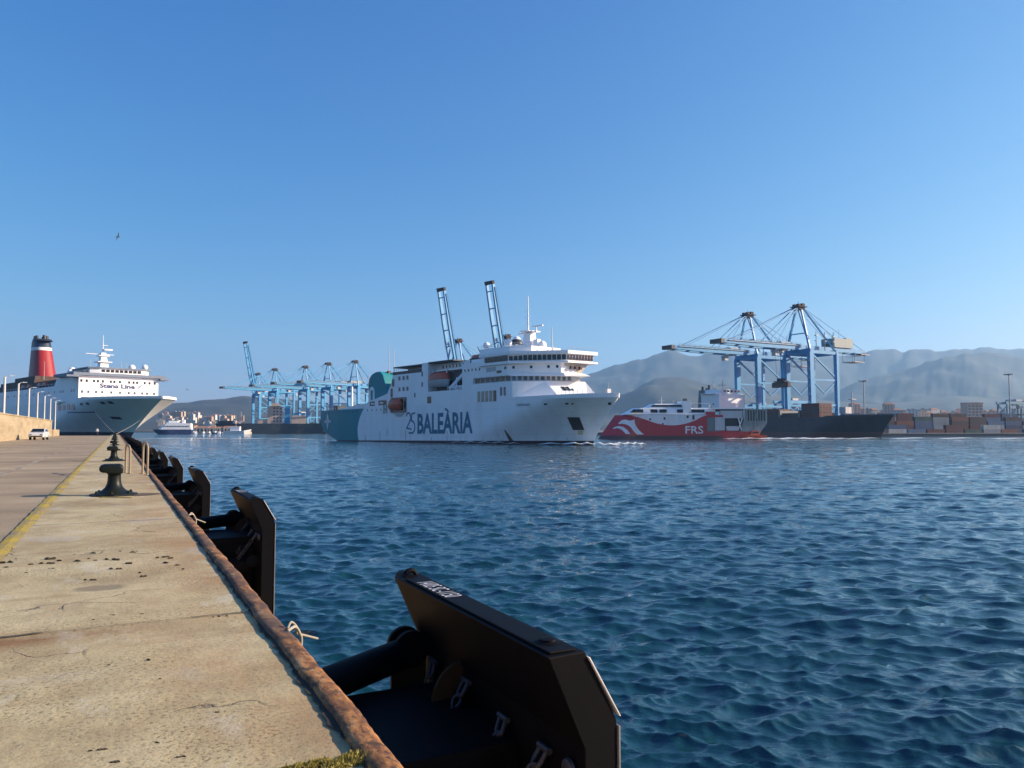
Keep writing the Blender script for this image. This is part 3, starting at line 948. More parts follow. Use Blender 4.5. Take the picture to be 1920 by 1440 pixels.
    m.lathe((1.118, 5.76, -0.40), [(0.14, 0), (0.14, 0.05), (0.075, 0.055), (0.07, 0.09)], 22, axis='y')
    m.lathe((1.118, 5.92, -0.40), [(0.14, 0), (0.14, 0.04)], 22, axis='y')
    m.bb(1.118, X1, 5.78, 5.95, -0.47, -0.33)
    m.build('tube_bracket', FBLK, t, auto=40)
    # chains with shackles
    for k, (A, B) in enumerate((((X1 - .04, 5.6, -.46), (X1 - .12, 5.55, -.72)), ((X1 - .03, 5.0, -.44), (X1 - .25, 4.9, -.72)), ((X1 - .03, 4.42, -.50), (X1 - .3, 4.2, -.85)), ((X1 - .03, 3.90, -.50), (X1 - .34, 3.9, -.92)))):
        m = MB()
        A, B = Vector(A), Vector(B)
        shackle(m, A, B - A, .75)
        link_chain(m, A + (B - A).normalized() * .1, B, 0.055, 0.012)
        m.build('chain', CHN, t, auto=60)
    m = MB(); m.lathe((X1 - .12, 3.66, -0.92), [(0.10, 0), (0.10, .03), (0.06, .04), (0.055, .1), (0.02, .11)], 18, axis='y')
    m.build('pin_boss', FBLK, t, auto=40)
    m = MB(); m.lathe((X1 - .02, 3.64, -0.52), [(0.06, 0), (0.055, -.02), (0.03, -.035)], 20, axis='x')
    m.build('bolt_head', CHN, t, auto=40)
    # near stabiliser tube
    m = MB(); m.tube((0.02, 3.95, -1.02), (X1 - .1, 3.95, -1.02), 0.13, n=24)
    m.build('stay_tube', FBLK, t, auto=50)
    return t
f0 = make_fender()
f0['group'] = 'fenders along the quay edge'
ords = ['second', 'third', 'fourth', 'fifth', 'sixth', 'seventh', 'eighth', 'ninth', 'tenth', 'eleventh', 'twelfth', 'thirteenth', 'fourteenth', 'fifteenth', 'sixteenth', 'seventeenth', 'eighteenth', 'nineteenth', 'twentieth']
for i, od in enumerate(ords):
    c = copy_tree(f0)
    c.location = (0.97, 10.05 * (i + 1), rnd.uniform(-0.03, 0.03))
    c['label'] = od + ' black fender panel from the camera along the quay edge'
# pale rope slung over the coping
for (y, lab) in ((5.15, 'pale rope looped over the rusty coping by the nearest fender'), (12.6, 'pale rope looped over the rusty coping by the second fender')):
    m = MB()
    pts = [(1.02, y, .02), (1.05, y + .04, .05), (1.09, y + .06, .01), (1.10, y + .10, -.04), (1.17, y + .17, -.08), (1.27, y + .24, -.13)]
    m.path(smooth_pts(pts), 0.008, 8)
    m.path(smooth_pts([(1.0, y - .1, .03), (1.06, y - .03, .035), (1.10, y + .02, -.02), (1.12, y + .05, -.09), (1.1, y + .02, -.3)]), 0.010, 8)
    o = m.build('rope', ROPE, None, auto=70)
    tag(o, lab, 'rope', 'ropes slung over the quay edge')

# ------------------------------------------------------------------ sea wall on the left
def wall_mat():
    t = NT('wall_concrete')
    v = t.co('Object', (1, .35, 1.6))
    n1 = t.noise(v, 0.6, 6, 0.65)
    c = t.ramp(n1, [(0.3, (0.27, 0.21, 0.13)), (0.5, (0.37, 0.30, 0.19)), (0.7, (0.43, 0.36, 0.25))])
    br = t.n('ShaderNodeTexBrick'); br.inputs['Scale'].default_value = 1.0
    br.inputs['Mortar Size'].default_value = 0.012; br.inputs['Brick Width'].default_value = 5.0; br.inputs['Row Height'].default_value = 1.05
    tc = t.n('ShaderNodeTexCoord'); sp = t.n('ShaderNodeSeparateXYZ'); t.l(tc.outputs['Object'], sp.inputs[0])
    cx = t.n('ShaderNodeCombineXYZ'); t.l(sp.outputs[1], cx.inputs[0]); t.l(sp.outputs[2], cx.inputs[1]); t.l(cx.outputs[0], br.inputs['Vector'])
    c = t.mix(t.math('MULTIPLY', br.outputs['Fac'], 0.6), c, (0.22, 0.17, 0.11))
    t.col(c); t.set(0.9); t.bump(n1, 0.3, 0.02)
    return t.mat
t = thing('sea_wall', 'long beige concrete sea wall with panel joints left of the quay road', 'wall', (0, 0, 0))
m = MB(); m.bb(-12.4, -11.3, 15, 178, 0, 3.05); m.build('wall_body', wall_mat(), t)
m = MB(); m.bb(-12.0, -11.0, 178, 196, 0, 1.35); m.build('wall_end_block', bpy.data.materials['wall_concrete'], t)
m = MB(); m.bb(-12.5, -11.22, 15, 178.05, 3.05, 3.2); m.build('wall_coping', bpy.data.materials['wall_concrete'], t)

# ------------------------------------------------------------------ lamp posts behind the wall
POLE = paint('white_pole_paint', (0.62, 0.62, 0.6), 0.5, scale=2)
lt = thing('lamp_post', 'white lamp post behind the sea wall, nearest and tallest looking', 'lamp post', (-12.9, 118, 0), 0, 'white lamp posts behind the sea wall')
m = MB(); m.tube((0, 0, 0), (0, 0, 8.1), 0.19, 0.13, 10); m.build('pole', POLE, lt, auto=50)
m = MB(); m.lathe((0, 0, 0), [(0.4, 0), (0.4, .05), (.2, .3)], 10); m.build('pole_base', POLE, lt, auto=50)
m = MB(); m.path([(0, 0, 8.0), (.3, 0, 8.25), (.6, 0, 8.3)], [.06, .05, .04], 8); m.build('arm', POLE, lt, auto=50)
m = MB(); m.prism([(.5, -.13, 8.22), (1.1, -.1, 8.26), (1.1, .1, 8.26), (.5, .13, 8.22)], [(.5, -.08, 8.36), (1.06, -.06, 8.33), (1.06, .06, 8.33), (.5, .08, 8.36)]); m.build('lamp_head', GREYW, lt)
for i, od in enumerate(['second', 'third', 'fourth', 'fifth', 'sixth', 'seventh']):
    c = copy_tree(lt); c.location = (-12.9, 118 + 15.7 * (i + 1), 0)
    c['label'] = od + ' white lamp post from the left behind the sea wall'
for k, (px, zc) in enumerate(((22, 300),)):
    pass

# ------------------------------------------------------------------ the white car by the wall
def make_car(loc, rz):
    t = thing('parked_car', 'small white car parked by the beige sea wall', 'car', loc, rz)
    prof = [(-2.0, .35), (-2.02, .75), (-1.85, .95), (-1.45, 1.02), (-0.9, 1.42), (0.35, 1.46), (1.05, 1.02), (1.8, .88), (2.02, .65), (2.02, .35)]
    carp = paint('white_car_paint', (0.62, 0.63, 0.64), 0.3, scale=2, streak=False)
    m = MB(); vs = []; N = len(prof)
    for y, sc in ((-0.84, .86), (-0.78, 1.0), (0.78, 1.0), (0.84, .86)):
        for (x, z) in prof:
            inn = 0.12 if z > 1.05 else 0
            yy = y - math.copysign(inn, y)
            vs.append((x * (1 if abs(y) < .8 else .985), yy, z if abs(y) < .8 else .35 + (z - .35) * .97))
    fs = [(a * N + i, a * N + (i + 1) % N, (a + 1) * N + (i + 1) % N, (a + 1) * N + i) for a in range(3) for i in range(N)]
    fs += [tuple(range(N)), tuple(3 * N + i for i in range(N))]
    m.add(vs, fs); m.build('body', carp, t, bevel=0.03)
    m = MB(); m.add([(0.42, -.64, 1.43), (0.42, .64, 1.43), (1.04, .74, 1.05), (1.04, -.74, 1.05)], [(0, 1, 2, 3)])
    o = m.build('windscreen', GLASS, t); o.location = (0.03, 0, 0.02)
    for s in (-1, 1):
        m = MB(); m.add([(-1.2, s * .80, 1.06), (0.85, s * .80, 1.06), (0.35, s * .70, 1.38), (-.85, s * .70, 1.38)], [(0, 1, 2, 3)])
        o = m.build('side_window', GLASS, t); o.location = (0, s * .035, 0)
        m = MB(); m.box((2.0, s * .6, .68), (.06, .26, .14)); m.build('headlight', GLASS2, t)
        for x in (-1.25, 1.3):
            w = MB(); w.lathe((x, s * .74, .31), [(.31, -.1), (.31, .1)], 20, axis='y'); w = w.build('wheel', RUBB, t, auto=40)
            r = MB(); r.lathe((x, s * (.745 + .095), .31), [(.19, -.015), (.17, .015)], 14, axis='y'); r.build('rim', GALV, w, auto=40)
    m = MB(); m.box((2.03, 0, .45), (.04, 1.4, .16)); m.build('bumper', DARK, t)
    return t
make_car((-8.9, 118, 0), R(-96))

# ------------------------------------------------------------------ person near the end of the quay
def skin_person(loc, rz):
    t = thing('person', 'person in a white top standing far down the quay near the ferry bow', 'person', loc, rz)
    joints = [(0, 0, .93), (0, 0, 1.15), (0, 0, 1.38), (0, 0, 1.48), (.01, 0, 1.60), (.01, 0, 1.70),
              (0, .19, 1.37), (.02, .25, 1.10), (.10, .24, .88), (.13, .235, .80), (0, -.19, 1.37), (.0, -.26, 1.10), (.06, -.26, .87), (.08, -.26, .79),
              (0, .10, .88), (.03, .11, .48), (-.02, .12, .07), (.12, .13, .04), (0, -.10, .88), (-.02, -.11, .48), (-.08, -.12, .07), (.06, -.13, .04)]
    edges = [(0, 1), (1, 2), (2, 3), (3, 4), (4, 5), (2, 6), (6, 7), (7, 8), (8, 9), (2, 10), (10, 11), (11, 12), (12, 13), (0, 14), (14, 15), (15, 16), (16, 17), (0, 18), (18, 19), (19, 20), (20, 21)]
    rad = [.15, .14, .15, .055, .095, .09, .06, .045, .03, .035, .06, .045, .03, .035, .10, .06, .045, .04, .10, .06, .045, .04]
    me = bpy.data.meshes.new('body'); me.from_pydata(joints, edges, []); 
    o = bpy.data.objects.new('body', me); COL.objects.link(o); o.parent = t
    s = o.modifiers.new('skin', 'SKIN')
    for v, r in zip(me.skin_vertices[0].data, rad): v.radius = (r, r)
    me.skin_vertices[0].data[0].use_root = True
    o.modifiers.new('sub', 'SUBSURF').levels = 1
    o.modifiers['sub'].render_levels = 2
    c = NT('person_clothes')
    sp = c.n('ShaderNodeSeparateXYZ'); tc = c.n('ShaderNodeTexCoord'); c.l(tc.outputs['Object'], sp.inputs[0])
    zz = c.math('DIVIDE', sp.outputs[2], 2.0)
    c.col(c.ramp(zz, [(0.0, (.03, .03, .03)), (0.05, (.03, .035, .06)), (0.46, (.03, .035, .06)), (0.465, (.65, .65, .63)), (0.735, (.65, .65, .63)), (0.74, (.4, .24, .17)), (.82, (.4, .24, .17)), (.825, (.05, .035, .03))]))
    c.t.nodes['Color Ramp'].color_ramp.interpolation = 'CONSTANT'
    c.set(.8)
    me.materials.append(c.mat)
skin_person((-3.5, 186, 0), R(-100))

# ------------------------------------------------------------------ big white ferry with a red funnel (bow towards us)
sd = (.727, -.687)
F0 = W(-180, 352.7, WZ)
ST = thing('moored_ferry', 'large white ferry with red funnel moored bow-on at the quay end', 'ferry', F0, heading(*sd))
ZD = 17.0
stw = NT('ferry_hull_paint')
v = stw.co('Object', (1, 1, .15))
sp_ = stw.n('ShaderNodeSeparateXYZ'); tc_ = stw.n('ShaderNodeTexCoord'); stw.l(tc_.outputs['Object'], sp_.inputs[0])
base = stw.mix(stw.ramp(stw.noise(v, .25, 5), [(.35, (.0,) * 3), (.7, (.35,) * 3)]), (0.84, 0.83, 0.80), (0.66, 0.62, 0.55))
base = stw.mix(stw.math('LESS_THAN', sp_.outputs[2], 3.0), base, (0.02, 0.03, 0.06))
base = stw.mix(stw.math('LESS_THAN', sp_.outputs[2], 1.3), base, (0.28, 0.03, 0.03))
stw.col(base); stw.set(.45)
zl = [-2, 0, 1.5, 3, 5, 7, 9, 11, 13, 15, 16.2, ZD]
def q(z): return max(0, min(1, z / ZD))
hm, sthalf = hull_mesh(lambda z: -170 + (0 if z > 6 else (6 - z) * 2), lambda z: 14.5 + 33 * q(z) ** 1.25, lambda z: -52 + 50 * q(z) ** 1.2, lambda z: 1.15 + 2.0 * q(z) ** 1.5, 17.5, zl, 90)
sh = hm.build('hull', stw.mat, ST, auto=35); weld(sh)
sb = bvh_of(sh)
# bulwark above the bow deck
m = MB(); vs = []; 
xs = [-2 + 49.4 * (1 - (1 - i / 40) ** 1.5) for i in range(41)]
for sg in (-1, 1):
    for x in xs:
        h = sthalf(min(x, 47.45), ZD)
        vs += [(x, sg * h, ZD - .02), (x, sg * (h + .05), ZD + 1.1)]
fs = [(o_ + 2 * i, o_ + 2 * i + 2, o_ + 2 * i + 3, o_ + 2 * i + 1) for o_ in (0, 82) for i in range(40)]
o = flat('bulwark', vs, fs, stw.mat, ST); o.modifiers.new('thick', 'SOLIDIFY').thickness = 0.2
# superstructure
m = MB()
m.bb(-169, 0, -17.3, 17.3, ZD, 24.6)
m.bb(-30, -.01, -17.29, 17.29, 24.6, 28.2)
m.build('superstructure', WHITE, ST)
UPD = paint('deck_shade_and_brown', (0.09, 0.055, 0.04), .8, scale=.4, streak=False)  # funnel casing brown; on the upper deck block, painted-in shade
m = MB(); m.bb(-166, -30, -15.5, 15.5, 24.6, 28.0); m.build('upper_deck_shade', UPD, ST)
m = MB(); m.side([(-34, 24.6), (-30, 28.2), (-30, 24.6)], -17.3, -16.9); m.build('side_screen', WHITE, ST)
m = MB()
m.bb(-26, 1.8, -20.0, 20.0, 28.25, 29.5)
m.bb(-6, 2.2, -22.8, -17.3, 27.4, 28.24)
m.bb(-6, 2.2, 17.3, 21.5, 27.4, 28.24)
m.build('bridge_wing_deck', paint('blue_grey_deck', (0.16, 0.2, 0.27), .6), ST)
m = MB(); m.plan([(-22, -13), (0.2, -13), (1.6, -9), (1.6, 9), (0.2, 12.5), (-22, 12.5)], 29.5, 31.6); m.build('wheelhouse', WHITE, ST)
m = MB(); m.plan([(-23, -14), (0.6, -14), (2.2, -9), (2.2, 9), (0.6, 13.5), (-23, 13.5)], 31.6, 32.2); m.build('wheelhouse_roof', paint('blue_grey_deck', (0.16, .2, .27)), ST)
for k in range(9):
    m = MB(); y = -7.8 + k * 1.95; m.bb(1.58, 1.70, y - .75, y + .75, 30.0, 31.2); m.build('bridge_window', GLASS, ST)
for k in range(5):
    m = MB(); x = -3 - k * 3.2; m.bb(x - 1, x + 1, -13.1, -12.96, 30.0, 31.2); m.build('bridge_window', GLASS, ST)
# front face windows, two rows
for row, (z, ys_) in enumerate(((25.9, (-16.2, -14.0, -11.0, -9.4, -7.3, -3.9, -2.4, 0, 4.0, 6.0, 7.6, 11, 13.2, 15.6)), (21.0, (-15.8, -13.2, -10, -7.4, -3.6, 0.2, 4.0, 6.6, 10, 12.2, 15.4)))):
    for y in ys_:
        m = MB(); m.bb(-.02, .10, y - .42, y + .42, z - .55, z + .55)
        w = m.build('front_window', GLASS2 if row else GLASS, ST)
m = MB()
for y in (-14.6, -8, 6.5): m.box((.5, y, 17.9), (1.2, 2.6, 1.4))
m.build('deck_winch', DARK, ST)
# white emblem wave shape over the bow deck
m = MB(); N = 30
pts = [(-9 + 18 * i / N, 18.1 + 1.5 * math.exp(-((i - 14) / 6) ** 2)) for i in range(N + 1)]
m.prism([(1.2, p[0], 18.0) for p in pts] , [(1.5, p[0], p[1]) for p in pts]); m.build('breakwater', WHITE, ST)
letters('ship_name_letters', 'Stena Line', NAVY, ST, lambda u, v: (.09, -8.6 + 15.2 * u, 22.9 + 2.1 * v + .0 * u), bold=.035)
m = MB(); m.prism([(.08, 7.6, 23.0), (.08, 8.2, 23.2), (.08, 10.2, 25.2), (.08, 8.9, 24.5)], [(.16, 7.6, 23.0), (.16, 8.2, 23.2), (.16, 10.2, 25.2), (.16, 8.9, 24.5)]); m.build('swoosh_mark', NAVY, ST)
# side windows rows (upper row) and portholes
for x in [-6, -9.5, -21, -24.5, -33, -42, -48, -57, -66, -78, -90, -100, -112]:
    m = MB(); m.bb(x - .6, x + .6, -17.42, -17.28, 21.2, 22.2); m.build('side_window', GLASS2, ST)
for x in (-24.0, -18, -12, -6):
    m = MB(); m.bb(x - 1.9, x + 1.9, -17.62, -17.4, 13.1, 15.5); m.build('mooring_opening', GLASS, ST)
GREEN = paint('green_mark_paint', (0.02, 0.28, 0.10), .5, da=0)
decal('green_emblem', [[(-28, 15.4), (-22, 16.3), (-9.5, 20.8), (-19, 19.8)], [(-26, 15.6), (-16, 16.6), (-10, 18.7), (-20, 18.0)]], GREEN, ST, sb, .12)
letters('side_name_letters', 'STENA ESTRID', NAVY, ST, lambda u, v: on_side(sb, -14 + 26 * u, 11.6 + 1.6 * v, .1), bold=.01) if False else None
decal('name_stripe', [[(-13, 11.6), (10, 11.5), (10, 12.0), (-13, 12.1)]], paint('faded_blue_name', (0.12, 0.18, 0.32), .5), ST, sb, .1)
for (x, z) in ((3, 15.3), (9, 15.4), (20, 15.5), (24.5, 15.6)):
    decal('fairlead', [[(x, z - .5), (x + 2.6, z - .5), (x + 2.6, z + .5), (x, z + .5)]], DARK, ST, sb, .1)
decal('anchor_pocket', [[(14, 8.8), (19, 8.6), (19, 9.7), (14, 9.9)]], DARK, ST, sb, .12)
# openings under the bulwark on the lit side
m = MB()
for i in range(7):
    x = 8 + i * 3.4
    hh = -sthalf(x, ZD)
m.bb(0, .1, 2, 2.1, 17, 17.1); m.build('deck_fitting', DARK, ST)
# main mast
m = MB(); m.prism([(-24.5, -2.2, 31.5), (-19.5, -2.2, 31.5), (-19.5, 2.2, 31.5), (-24.5, 2.2, 31.5)], [(-24, -1.0, 41), (-21.8, -1.0, 41), (-21.8, 1.0, 41), (-24, 1.0, 41)])
m.bb(-25, -19.5, -3.2, 3.2, 36.2, 36.6); m.bb(-24.5, -20.5, -2.4, 2.4, 39.2, 39.6)
m.tube((-23, 0, 41), (-23, 0, 49.5), .22, .12); m.tube((-23, -7.5, 40.2), (-23, 5.0, 40.2), .16); m.tube((-23, 0, 44.6), (-23, 2.2, 44.6), .12)
m.build('mast', WHITE, ST)
m = MB(); m.bb(-23, -20, -.3, 3.4, 42.0, 42.7); m.build('radar_scanner', WHITE, ST)
for (x, y, z, r) in ((-14, 10.2, 33.8, 1.6), (-2, 11.6, 33.4, 1.4), (-16, -16, 30.6, 1.2), (-40, -8, 33, 1.6)):
    m = MB(); m.lathe((x, y, z), [(r * math.sin(a), -r * math.cos(a)) for a in [.2 + .34 * k for k in range(9)]], 16); m.bb(x - .5, x + .5, y - .5, y + .5, 28, z - r * .8)
    m.build('radome', WHITE, ST, auto=50)
for (x, y, h) in ((-10, 4, 37), (-12, 7, 36), (-40, 0, 39), (-95, -5, 41)):
    m = MB(); m.tube((x, y, 28), (x, y, h), .13, .08, 6); m.build('antenna', GREYW, ST)
# funnel
zf0, zf1 = 30.5, 55.5
fm = NT('red_funnel_paint'); spn = fm.n('ShaderNodeSeparateXYZ'); tcn = fm.n('ShaderNodeTexCoord'); fm.l(tcn.outputs['Object'], spn.inputs[0])
cc = fm.mix(fm.math('GREATER_THAN', spn.outputs[2], 48.6), (0.30, 0.014, 0.012), (0.7, .7, .68))
cc = fm.mix(fm.math('GREATER_THAN', spn.outputs[2], 50.4), cc, (0.015, 0.03, 0.07))
fm.col(cc); fm.set(.45)
def ell(cx, cy, rx, ry, z, n=20): return [(cx + rx * math.copysign(abs(math.cos(a)) ** .7, math.cos(a)), cy + ry * math.copysign(abs(math.sin(a)) ** .7, math.sin(a)), z) for a in [2 * math.pi * k / n for k in range(n)]]
fx, fy = -116.0, 0.0
m = MB(); m.prism(ell(fx, fy, 10.5, 6.2, zf0), ell(fx - 5.0, fy, 6.0, 4.2, zf1 - 1.5)); m.build('funnel', fm.mat, ST, auto=40)
m = MB()
m.prism(ell(fx - 2, fy, 6.5, 4.6, zf1 - 1.5, 16), ell(fx - 4, fy, 6, 4.2, zf1 - .3, 16))
for (a, b) in ((-8.5, -2), (-8, 2.0), (-3.5, -2.4), (-3, 2.4), (1, 0)): m.tube((fx + a, fy + b, zf1 - 1), (fx + a - .6, fy + b, zf1 + 1.7), .95, .9, 10)
m.build('exhaust_pipes', DARK, ST, auto=50)
m = MB(); m.bb(fx - 18, fx + 20, -9, 9, 28, 33); m.bb(fx - 30, fx + 34, -13, 13, 24.6, 30.2); m.build('funnel_casing', UPD, ST)
for i, x in enumerate((-52, -60, -78, -88)):
    m = MB(); vs = ell(x, -15.8, 3.4, 1.3, 25.6, 14); m.prism(vs, ell(x, -15.8, 3.0, 1.0, 27.2, 14)); m.build('lifeboat', ORANGE, ST, auto=50)
m = MB()
for i in range(18): m.tube((-118 + 5 * i, -17.2, 24.6), (-118 + 5 * i, -17.2, 25.7), .06, n=4)
m.tube((-120, -17.2, 25.7), (-32, -17.2, 25.7), .06, n=4); m.build('railing', WHITE, ST)
# hull mooring fittings: rope lines to the far bollard
def rope_between(a, b, sag, r, lab):
    a, b = Vector(a), Vector(b)
    pts = [a.lerp(b, i / 20) - Vector((0, 0, sag * 4 * (i / 20) * (1 - i / 20))) for i in range(21)]
    m = MB(); m.path(pts, r, 6)
    return tag(m.build('mooring_rope', ROPE, None, auto=60), lab, 'rope', 'bow lines of the big moored ferry')
stm = Matrix.Translation(F0) @ Matrix.Rotation(heading(*sd), 4, 'Z')
bf = Vector((-0.04, 36.3 + 18.4 * 8, .42))
def hit(px, py, mat, bvh, off=0.0):
    """where the sight line through a reference point meets a hull (hull coordinates)"""
    a = (px - 960) / 1443; b = (720 - py) / 1443; p = R(3.41)
    F = math.cos(p) - b * math.sin(p); u = math.sin(p) + b * math.cos(p)
    g = W(a, F); d = Vector((g.x, g.y, u)).normalized()
    inv = mat.inverted()
    o0 = inv @ Vector((0, 0, 1.3)); d0 = (inv.to_3x3() @ d).normalized()
    h = bvh.ray_cast(o0, d0)
    if h[0] is None: return o0 + d0 * 300
    n = h[1] if h[1].dot(d0) < 0 else -h[1]
    return h[0] + n * off
def hull_patch(name, quad, mt, parent, mat, bvh, off=.08, sub=4):
    vs = []
    for i in range(sub + 1):
        for j in range(sub + 1):
            a, b = i / sub, j / sub
            x = (quad[0][0] * (1 - a) + quad[1][0] * a) * (1 - b) + (quad[3][0] * (1 - a) + quad[2][0] * a) * b
            y = (quad[0][1] * (1 - a) + quad[1][1] * a) * (1 - b) + (quad[3][1] * (1 - a) + quad[2][1] * a) * b
            vs.append(hit(x, y, mat, bvh, off))
    fs = [(i * (sub + 1) + j, (i + 1) * (sub + 1) + j, (i + 1) * (sub + 1) + j + 1, i * (sub + 1) + j + 1) for i in range(sub) for j in range(sub)]
    return flat(name, vs, fs, mt, parent)
rope_between(bf, stm @ hit(176, 769, stm, sb), .5, .055, 'mooring line from the last bollard up to the left side of the ferry bow')
rope_between(bf + Vector((.1, 0, 0)), stm @ hit(262, 788, stm, sb), 0.3, .055, 'mooring line from the last bollard to the ferry stem, right of the other')

# ------------------------------------------------------------------ the white and teal ferry under way
bd = (.669, -.743)
BO = W(21.6 - .669 * 66, 202 + .743 * 66, WZ)
FB = thing('passenger_ferry', 'white ferry with teal stern and big blue name lettering under way', 'ferry', BO, heading(*bd))
FB.rotation_euler = (0, -R(.45), heading(*bd))
bh = NT('ferry_side_paint')
spn = bh.n('ShaderNodeSeparateXYZ'); tcn = bh.n('ShaderNodeTexCoord'); bh.l(tcn.outputs['Object'], spn.inputs[0])
w1 = bh.noise(bh.co('Object', (1, 1, .1)), .30, 6, .65)
w2 = bh.noise(bh.co('Object', (.25, 1, .8)), .5, 4)
wh = bh.mix(bh.ramp(w1, [(.45, (0,) * 3), (.72, (.42,) * 3)]), (.88, .88, .88), (.66, .62, .55))
wh = bh.mix(bh.ramp(w2, [(.55, (0,) * 3), (.8, (.2,) * 3)]), wh, (.62, .63, .67))
# plate seams
br = bh.n('ShaderNodeTexBrick'); br.inputs['Scale'].default_value = 1; br.inputs['Brick Width'].default_value = 9; br.inputs['Row Height'].default_value = 2.4; br.inputs['Mortar Size'].default_value = .03
cx = bh.n('ShaderNodeCombineXYZ'); bh.l(spn.outputs[0], cx.inputs[0]); bh.l(spn.outputs[2], cx.inputs[1]); bh.l(cx.outputs[0], br.inputs['Vector'])
wh = bh.mix(bh.math('MULTIPLY', br.outputs['Fac'], .32), wh, (.3, .3, .32))
# curved edge of the teal stern
dz = bh.math('SUBTRACT', spn.outputs[2], 4.0)
cv = bh.math('ADD', bh.math('MULTIPLY', bh.math('MULTIPLY', dz, dz), .07), -36.4)
teal = bh.mix(bh.ramp(w1, [(.4, (0,) * 3), (.75, (.4,) * 3)]), (.003, .25, .29), (.006, .17, .20))
c = bh.mix(bh.math('LESS_THAN', spn.outputs[0], cv), wh, teal)
# rust runs low on the side
rn = bh.noise(bh.co('Object', (1.1, 1, .10)), .8, 5, .7)
lo = bh.n('ShaderNodeMapRange'); lo.inputs[1].default_value = 4.0; lo.inputs[2].default_value = .4; bh.l(spn.outputs[2], lo.inputs[0])
rm = bh.math('MULTIPLY', bh.ramp(rn, [(.56, (0,) * 3), (.68, (.6,) * 3)]), lo.outputs[0])
c = bh.mix(rm, c, (.30, .2, .10))
c = bh.mix(bh.math('LESS_THAN', spn.outputs[2], .62), c, (.055, .022, .03))
bh.col(c); bh.set(.5, 0, .25)
BHM = bh.mat
ZB = 11.7
def q2(z): return max(0, min(1, z / ZB))
zl = [-2, -.5, .3, .62, 1.5, 3, 4.5, 6, 7.5, 9, 10.2, 11, ZB]
hm, bhalf = hull_mesh(lambda z: -65.2 + (0 if z > 6.5 else ((6.5 - z) / 6.5) ** 1.6 * 16), lambda z: 65.6 + 8.6 * q2(z) ** 1.15, lambda z: 27 + 26 * q2(z) ** 1.3, lambda z: 1.25 + 1.9 * q2(z) ** 1.6, 10.0, zl, 110,
                     aft=lambda x, z: 1 - .12 * max(0, min(1, (-50 - x) / 15)))
bhull = hm.build('hull', BHM, FB, auto=35); weld(bhull)
# forward bulwark, a little proud, rising to the tip
vs = []
xs = [44 + 30.1 * (1 - (1 - i / 50) ** 1.5) for i in range(51)]
for sg in (-1, 1):
    for x in xs:
        h = bhalf(min(x, 74.15), ZB)
        r = .9 + .25 * max(0, (x - 60) / 15)
        vs += [(x, sg * h, ZB - .05), (x + .06, sg * (h + .06), ZB + r)]
fs = [(o_ + 2 * i, o_ + 2 * i + 2, o_ + 2 * i + 3, o_ + 2 * i + 1) for o_ in (0, 102) for i in range(50)]
o = flat('bulwark', vs, fs, WHITE, FB); o.modifiers.new('thick', 'SOLIDIFY').thickness = 0.15
bb_ = bvh_of(bhull)
def BX(name, mat, *boxes, smooth=None):
    m = MB()
    for b in boxes: m.bb(*b)
    return m.build(name, mat, FB, auto=smooth)
# aft block with the stepped end
m = MB(); m.side([(-31, ZB), (-29.9, 13.9), (-24, 14.9), (-17.6, 16.2), (-15.4, 19), (-14, 22.2), (5.7, 22.2), (5.7, ZB)], -10, 10)
m.build('aft_superstructure', WHITE, FB)
# lower middle, recess and inner house
BX('side_house', WHITE, (5.7, 22.9, -10, 10, ZB, 15.8))
BX('inner_house', WHITE, (5.7, 22.9, -6.4, 10, 15.8, 24.7))
BX('recess_ledge', WHITE, (8.5, 22.9, -9.0, -6.4, 22.0, 22.35))
BX('deck_overhang', paint('dark_edge', (.05, .06, .07), .6), (5.7, 18.5, -10, 10, 24.72, 25.1))
BX('corner_pillar', WHITE, (2.4, 5.7, -9.98, 9.98, 22.2, 25.0))
# top gallery railing band aft
BX('rail_band', DARK, (-13.8, 2.4, -9.9, -9.7, 22.22, 23.2))
m = MB()
m.bb(-13.9, 2.4, -9.95, -9.55, 24.45, 24.85)
for i in range(15): m.tube((-13.7 + i * 1.14, -9.75, 23.1), (-13.7 + i * 1.14, -9.75, 24.5), .09, n=4)
m.bb(-13.9, 2.4, -9.5, 9.5, 24.5, 24.7)
m.build('promenade_frame', DARK, FB)
BX('promenade_house', GREYW, (-9, 2.4, -7.5, 8, 22.2, 24.49))
# forward side house (decks 3 and 4)
m = MB(); m.plan([(22.9, -10), (45, -10), (45, 10), (22.9, 10)], ZB, 17.0); m.build('forward_house', WHITE, FB)
# gallery deck with windows set back
GAL = [(22.9, -9.3), (43.8, -9.3), (50.9, -2.9), (53.9, 4.4), (54.6, 7.0), (49, 9.4), (22.9, 9.4)]
m = MB(); m.plan(GAL, 17.0, 18.7); m.build('gallery', GREYW, FB)
m = MB(); m.plan([(22.9, -10), (28.0, -10), (28.0, -9.2), (22.9, -9.2)], 17.0, 18.7); m.build('gallery_end', WHITE, FB)
def along(a, b, n, w, z0, z1, mat, name, depth=.14, gap0=.0):
    """n windows of width w evenly along plan edge a-b, set on the outside"""
    a, b = Vector((*a, 0)), Vector((*b, 0))
    d = (b - a).normalized(); nrm = Vector((d.y, -d.x, 0))
    L = (b - a).length
    for i in range(n):
        c = a + d * (L * (i + .5) / n)
        m = MB()
        m.box((c.x + nrm.x * .02, c.y + nrm.y * .02, (z0 + z1) / 2), (w, depth, z1 - z0), math.atan2(d.y, d.x))
        m.build(name, mat, FB)
along((28.2, -9.3), (43.6, -9.3), 7, 1.7, 17.3, 18.5, GLASS, 'gallery_window')
along(GAL[1], GAL[2], 6, 1.0, 17.3, 18.5, GLASS2, 'gallery_window')
along(GAL[2], GAL[3], 5, .9, 17.3, 18.5, GLASS2, 'gallery_window')
